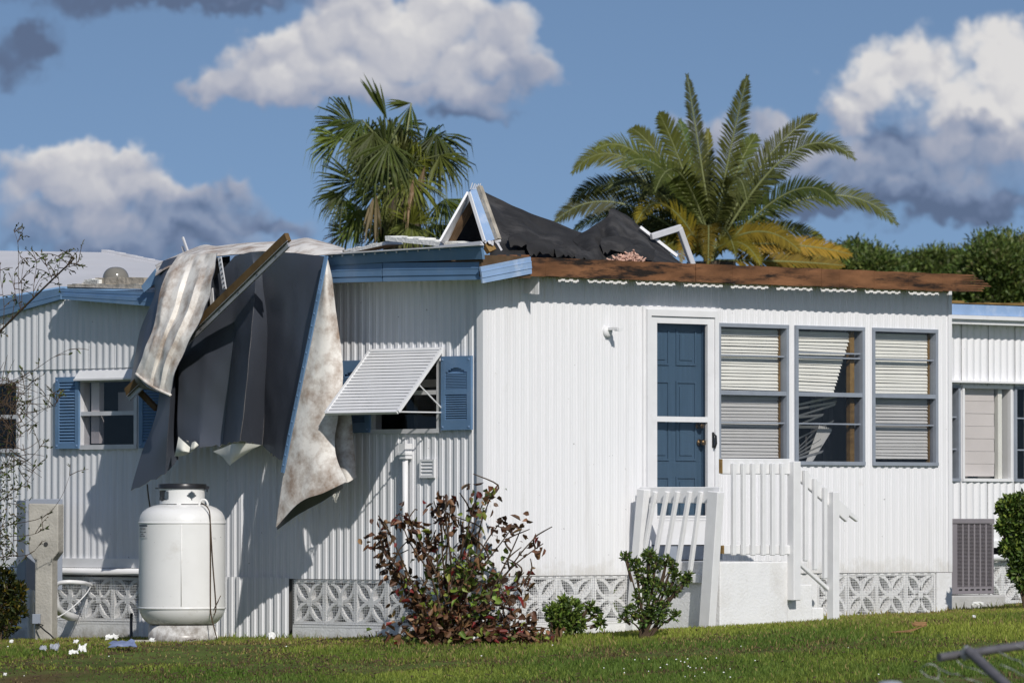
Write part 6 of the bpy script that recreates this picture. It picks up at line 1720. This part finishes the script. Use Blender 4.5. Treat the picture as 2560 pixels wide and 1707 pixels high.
# ================================================================== grass
def grass():
    rg = np.random.default_rng(61); n = 390000
    x = rg.uniform(-7.0, 8.5, n); y = 49.8 + 13.7 * rg.uniform(0, 1, n) ** .85
    # keep only what lies in view and outside the house
    x2 = rg.uniform(-13, 14, 260000); y2 = rg.uniform(40, 66, 260000); n1_ = n; x = np.concatenate([x, x2]); y = np.concatenate([y, y2]); n = len(x)
    fx = x / y * FPX + CX; keep = np.where(np.arange(n) < n1_, (fx > -60) & (fx < 2620), (fx <= -60) | (fx >= 2620) | (y < 49.8))
    ra_ = np.stack([x, y], 1) - np.array(ANX.o)[:2]; keep &= ~((ra_ @ np.array(ANX.n)[:2] < .02) & (ra_ @ np.array(ANX.d)[:2] > -.6))
    C = np.array(CORNER); 
    rel = np.stack([x - C[0], y - C[1]], 1); nl = np.array(FL.n)[:2]; nr = np.array(FR.n)[:2]
    wl = rel @ nl; wr = rel @ nr
    keep &= (wl > .06) | (wr > .06)
    ur = rel @ np.array(FR.d)[:2]
    keep &= ~((ur > ST_U0 - .02) & (ur < ST_U1 + .45) & (wr < WS + .02) & (wr > -.2))
    x, y = x[keep], y[keep]
    bare = np.array([mnoise.noise(Vector((a * .55, b * .8, 4.0))) + .35 * mnoise.noise(Vector((a * 2.1, b * 2.4, 1.0))) for a, b in zip(x, y)])
    left = np.clip((-x - .8) / 3.0, 0, 1) * np.clip((56.8 - y) / 2.5, 0, 1)
    k2 = rg.uniform(0, 1, len(x)) > np.clip((bare + left * .80 - .16) * 2.4, 0, .90)
    x, y, bare = x[k2], y[k2], bare[k2]; n = len(x)
    z = np.array([gz(a, b) for a, b in zip(x, y)])
    tall = np.array([mnoise.noise(Vector((a * .9, b * .9, 9.0))) for a, b in zip(x, y)])
    rel = np.stack([x - C[0], y - C[1]], 1); edge = np.minimum(np.where(rel @ nl > 0, rel @ nl, 9), np.where(rel @ nr > 0, rel @ nr, 9))
    h = (.032 + .016 * tall + .016 * rg.uniform(0, 1, n)) * rg.uniform(.6, 1.25, n); h *= np.where((edge < .16) & (rg.uniform(0, 1, n) < .25), 1.9, 1)
    worn = np.clip((bare + np.clip((-x - .8) / 3.0, 0, 1) * np.clip((56.8 - y) / 2.5, 0, 1) * .8 - .02) * 2.6, 0, 1); h *= 1 - .5 * worn
    ang = rg.uniform(0, 2 * np.pi, n); lean = rg.uniform(.1, .75, n) * h; w = rg.uniform(.0035, .0085, n)
    P = np.stack([x, y, z - .004], 1); dx = np.stack([np.cos(ang), np.sin(ang), 0 * ang], 1); sx = np.stack([np.sin(ang + rg.normal(0, .7, n)), np.cos(ang), 0 * ang], 1)
    mid = P + dx * lean[:, None] * .35 + np.array([0, 0, 1]) * h[:, None] * .6; tip = P + dx * lean[:, None] + np.array([0, 0, 1]) * h[:, None]
    V = np.stack([P - sx * w[:, None], P + sx * w[:, None], mid + sx * w[:, None] * .7, mid - sx * w[:, None] * .7, tip], 1).reshape(-1, 3)
    i = np.arange(n)[:, None] * 5; F = np.concatenate([i + [[0, 1, 2]], i + [[0, 2, 3]], i + [[3, 2, 4]]], 0)
    base = np.array([.31, .355, .064]); dry = np.array([.40, .31, .13]); dark = np.array([.130, .200, .038])
    hue = np.array([mnoise.noise(Vector((a * .6, b * .5, 14.0))) for a, b in zip(x, y)])
    f = np.clip(.34 + 1.25 * hue + .30 * rg.normal(0, 1, n) * .6 + .14 * (y - 55), 0, 1)[:, None]
    Cc = dark * (1 - f) + base * f; dr_ = (rg.uniform(0, 1, n) < np.clip(.10 + .35 * bare + .06 * (y - 55), .03, .6))[:, None]
    wr_ = (rg.uniform(0, 1, n) < worn * .75)[:, None]; Cc = np.where(wr_, np.array([.15, .105, .055]) * rg.uniform(.6, 1.3, (n, 1)), Cc)
    Cc = np.where(dr_, dry * rg.uniform(.6, 1.2, (n, 1)), Cc) * rg.uniform(.75, 1.3, (n, 1))
    o = link('grass', colmesh('grass', V, F, np.repeat(Cc, 5, axis=0), M['grass'])); o['kind'] = 'stuff'; o['label'] = 'short green lawn grass sloping up to the house'; o['category'] = 'grass'
grass()

# ================================================================== litter on the lawn
def crumple(name, label, cat, px, py, wpx, hpx, m, seed, group=None, flat=.5):
    rr = random.Random(seed); p = ground_at(px, py); s = p.y / FPX; W = wpx * s; H = hpx * s
    nx, ny = 6, 4; mb = MB(); D = max(W * .6, .05)
    for side in (0, 1):
        for j in range(ny + 1):
            for i in range(nx + 1):
                u, v = i / nx - .5, j / ny - .5
                jx = rr.uniform(-.07, .07); e = 1 - .35 * rr.random() if i in (0, nx) or j in (0, ny) else 1
                z = .055 + H * flat * (.5 + v) + H * .35 * mnoise.noise(Vector((u * 4 + seed, v * 4, .3))) + rr.uniform(-.1, .1) * H - side * .012
                mb.v.append((p.x + (u + jx) * W * e, p.y + (v) * D * e, p.z + max(z, .02)))
    o = (nx + 1) * (ny + 1)
    for j in range(ny):
        for i in range(nx):
            a = j * (nx + 1) + i; q = (a, a + 1, a + nx + 2, a + nx + 1); mb.f.append(q); mb.mi.append(0); mb.f.append(tuple(o + x for x in q[::-1])); mb.mi.append(0)
    ring = [i for i in range(nx + 1)] + [(j) * (nx + 1) + nx for j in range(1, ny + 1)] + [ny * (nx + 1) + i for i in range(nx - 1, -1, -1)] + [j * (nx + 1) for j in range(ny - 1, -1, -1)]
    for a, b in zip(ring[:-1], ring[1:]): mb.f.append((a, o + a, o + b, b)); mb.mi.append(0)
    return tag(obj(name, mb, M[m]), label, cat, group)
FS = 'white foam scraps on the lawn'
for i, (px, py, w, h, lab) in enumerate([
        (127, 1600, 26, 14, 'white foam scrap at the foot of the concrete post'), (280, 1608, 34, 15, 'flat white foam scrap just behind the blue plastic sheet'),
        (184, 1646, 24, 12, 'left half of the torn white scrap pair in the lawn'), (205, 1640, 24, 24, 'crumpled right half of the torn white scrap pair'),
        (190, 1618, 14, 9, 'small white scrap above the torn scrap pair'), (432, 1604, 34, 26, 'pointed white foam scrap in front of the propane tank'),
        (413, 1606, 18, 12, 'small white foam scrap left of the pointed scrap at the tank'), (535, 1604, 22, 20, 'crumpled white scrap right of the propane tank cord'),
        (680, 1606, 18, 22, 'round white foam lump on the grass below the tin skirting'), (770, 1592, 24, 14, 'white foam scrap on the grass below the vent blocks'),
        (12, 1602, 9, 8, 'tiny white crumb at the far left edge of the lawn'), (28, 1617, 11, 7, 'tiny white flake left of the grey plastic scraps'), (380, 1614, 14, 9, 'small silvery scrap between blue plastic and tank'),
        (1189, 1611, 14, 9, 'tiny white scrap in front of the withered shrub'), (2445, 1522, 34, 10, 'white petals scattered below the air conditioner pad'), (2435, 1556, 9, 7, 'tiny white flake on the right of the lawn'), (13, 1700, 9, 6, 'tiny white flake at the bottom left corner')]):
    crumple('foam_scrap', lab, 'foam scrap', px, py, w, h, 'foam', 100 + i, FS)
crumple('plastic_sheet', 'slate blue plastic sheet lying on the lawn left of the tank', 'plastic sheet', 308, 1628, 72, 20, 'plastic_blue', 130, flat=.6)
crumple('plastic_scrap', 'larger crumpled grey plastic scrap on the left lawn', 'plastic scrap', 136, 1636, 26, 24, 'plastic_grey', 131)
crumple('plastic_scrap', 'smaller grey plastic scrap at the left of its pair', 'plastic scrap', 108, 1636, 20, 14, 'plastic_grey', 132)
crumple('dry_palm_leaf', 'brown dry palm leaf scrap on the right lawn', 'dry leaf', 2300, 1577, 38, 9, 'dryleaf', 133, flat=.8)
p = ground_at(2262, 1588); mb = MB()
for k in range(9): mb.beam(p + Vector((-.12 + .02 * k, 0, .03)), p + Vector((.10 + .01 * k, .2, .05 + .004 * k)), .008, .005)
tag(obj('dry_palm_leaf', mb, M['dryleaf']), 'orange brown dry leaf blades beside the palm leaf scrap', 'dry leaf')
# scattered white petals in the right foreground are real tiny discs (uncountable)
mb = MB(); rr = random.Random(77)
for k in range(34):
    px, py = (rr.gauss(1690, 80), rr.uniform(1655, 1707)) if k < 24 else (rr.uniform(0, 2400), rr.uniform(1620, 1705))
    q = ground_at(px, py); s = rr.uniform(.004, .009); z = q.z + .045
    mb.face([(q.x - s, q.y, z), (q.x, q.y - s, z - .004), (q.x + s, q.y, z), (q.x, q.y + s, z + .006)])
o = obj('fallen_petals', mb, M['foam']); o['kind'] = 'stuff'; o['label'] = 'tiny white petals scattered over the lawn'; o['category'] = 'petals'
# mulch heap under the withered shrub
mb = MB(); rr = random.Random(78)
for k in range(500):
    px = rr.choice((rr.gauss(1040, 50), rr.gauss(1640, 50), rr.gauss(1250, 70))); q = ground_at(px, rr.uniform(1588, 1600) if px < 1450 else rr.uniform(1566, 1574)); s = rr.uniform(.01, .03)
    mb.beam(q + Vector((0, 0, .02)), q + Vector((rr.uniform(-s, s) * 2, rr.uniform(-s, s), .03 + s)), .012, .01)
for k in range(420):
    px = rr.uniform(0, 2500) if k < 200 else rr.uniform(0, 900); q = ground_at(px, rr.uniform(1608, 1705) if px < 1400 else rr.uniform(1580, 1705)); s = rr.uniform(.008, .028)
    mb.beam(q + Vector((0, 0, .035)), q + Vector((rr.uniform(-s, s) * 2.5, rr.uniform(-s, s), .03 + s * .7)), .016, .006)
o = obj('leaf_litter', mb, M['bark']); o['kind'] = 'stuff'; o['label'] = 'dark dead leaves and twigs scattered under the shrubs and over the lawn'; o['category'] = 'leaf litter'

# ================================================================== collapsed chain-link fence in the foreground
def fence():
    Y0 = 32.0; g = at(2440, 1707, Y0)
    t = thing('chain_link_fence', 'fallen grey chain-link fence rail and post at the bottom right', 'fence', (g.x, g.y, gz(g.x, g.y)))
    mb = MB(); a = at(2347, 1643, Y0); b = at(2700, 1592, Y0 + .5); mb.tube([a, b], .0225, 14); obj('top_rail', mb, M['pipe_old'], I4, t, smooth=True, auto=40)
    mb = MB(); c = at(2421, 1626, Y0 - .03); d = at(2530, 1725, Y0 - .4); e = at(2620, 1830, Y0 - .8)
    mb.tube([c, d, e], .026, 14); obj('post', mb, M['pipe_old'], I4, t, smooth=True, auto=40)
    mb = MB(); p = at(2417, 1634, Y0); ax = (b - a).normalized(); mb.tube([p - ax * .02, p + ax * .02], .031, 14); q = at(2416, 1619, Y0); mb.tube([q, q + Vector((.0, 0, .012))], .012, 8); obj('clamp', mb, M['galv'], I4, t, smooth=True, auto=40)
    mb = MB()
    W_ = [[(2300, 1678), (2306, 1668), (2318, 1660), (2332, 1660), (2345, 1668), (2360, 1676), (2378, 1684), (2395, 1684), (2410, 1694), (2440, 1702), (2470, 1715)], [(2302, 1676), (2320, 1690), (2342, 1696), (2355, 1706), (2370, 1716)], [(2392, 1650), (2405, 1662), (2420, 1668), (2440, 1672), (2462, 1684), (2480, 1688)],
          [(2440, 1640), (2455, 1642), (2465, 1652)], [(2495, 1628), (2512, 1636), (2530, 1646), (2550, 1652), (2565, 1668)], [(2540, 1612), (2556, 1618), (2570, 1630)], [(2345, 1668), (2348, 1685), (2342, 1697)], [(2500, 1660), (2530, 1672), (2560, 1690)]]
    for w in W_: mb.tube(catmull([at(x, y, Y0 + rnd.uniform(-.1, .1)) for x, y in w], 5), .0024, 5)
    o = obj('torn_wire', mb, M['wire'], I4, t, smooth=True)
    q = at(2226, 1702, 31.0); mb = MB(); gq = gz(q.x, q.y); mb.tube([(q.x, q.y, gq - .1), (q.x, q.y, q.z - .02)], .04, 14); mb.lathe([(.062, -.04), (.062, -.01), (.045, .0), (.0, .004)], 20, tuple(q))
    tag(obj('fence_post', mb, M['plastic_grey'], smooth=True, auto=40), 'blurred blue grey post cap at the bottom edge', 'post')
fence()
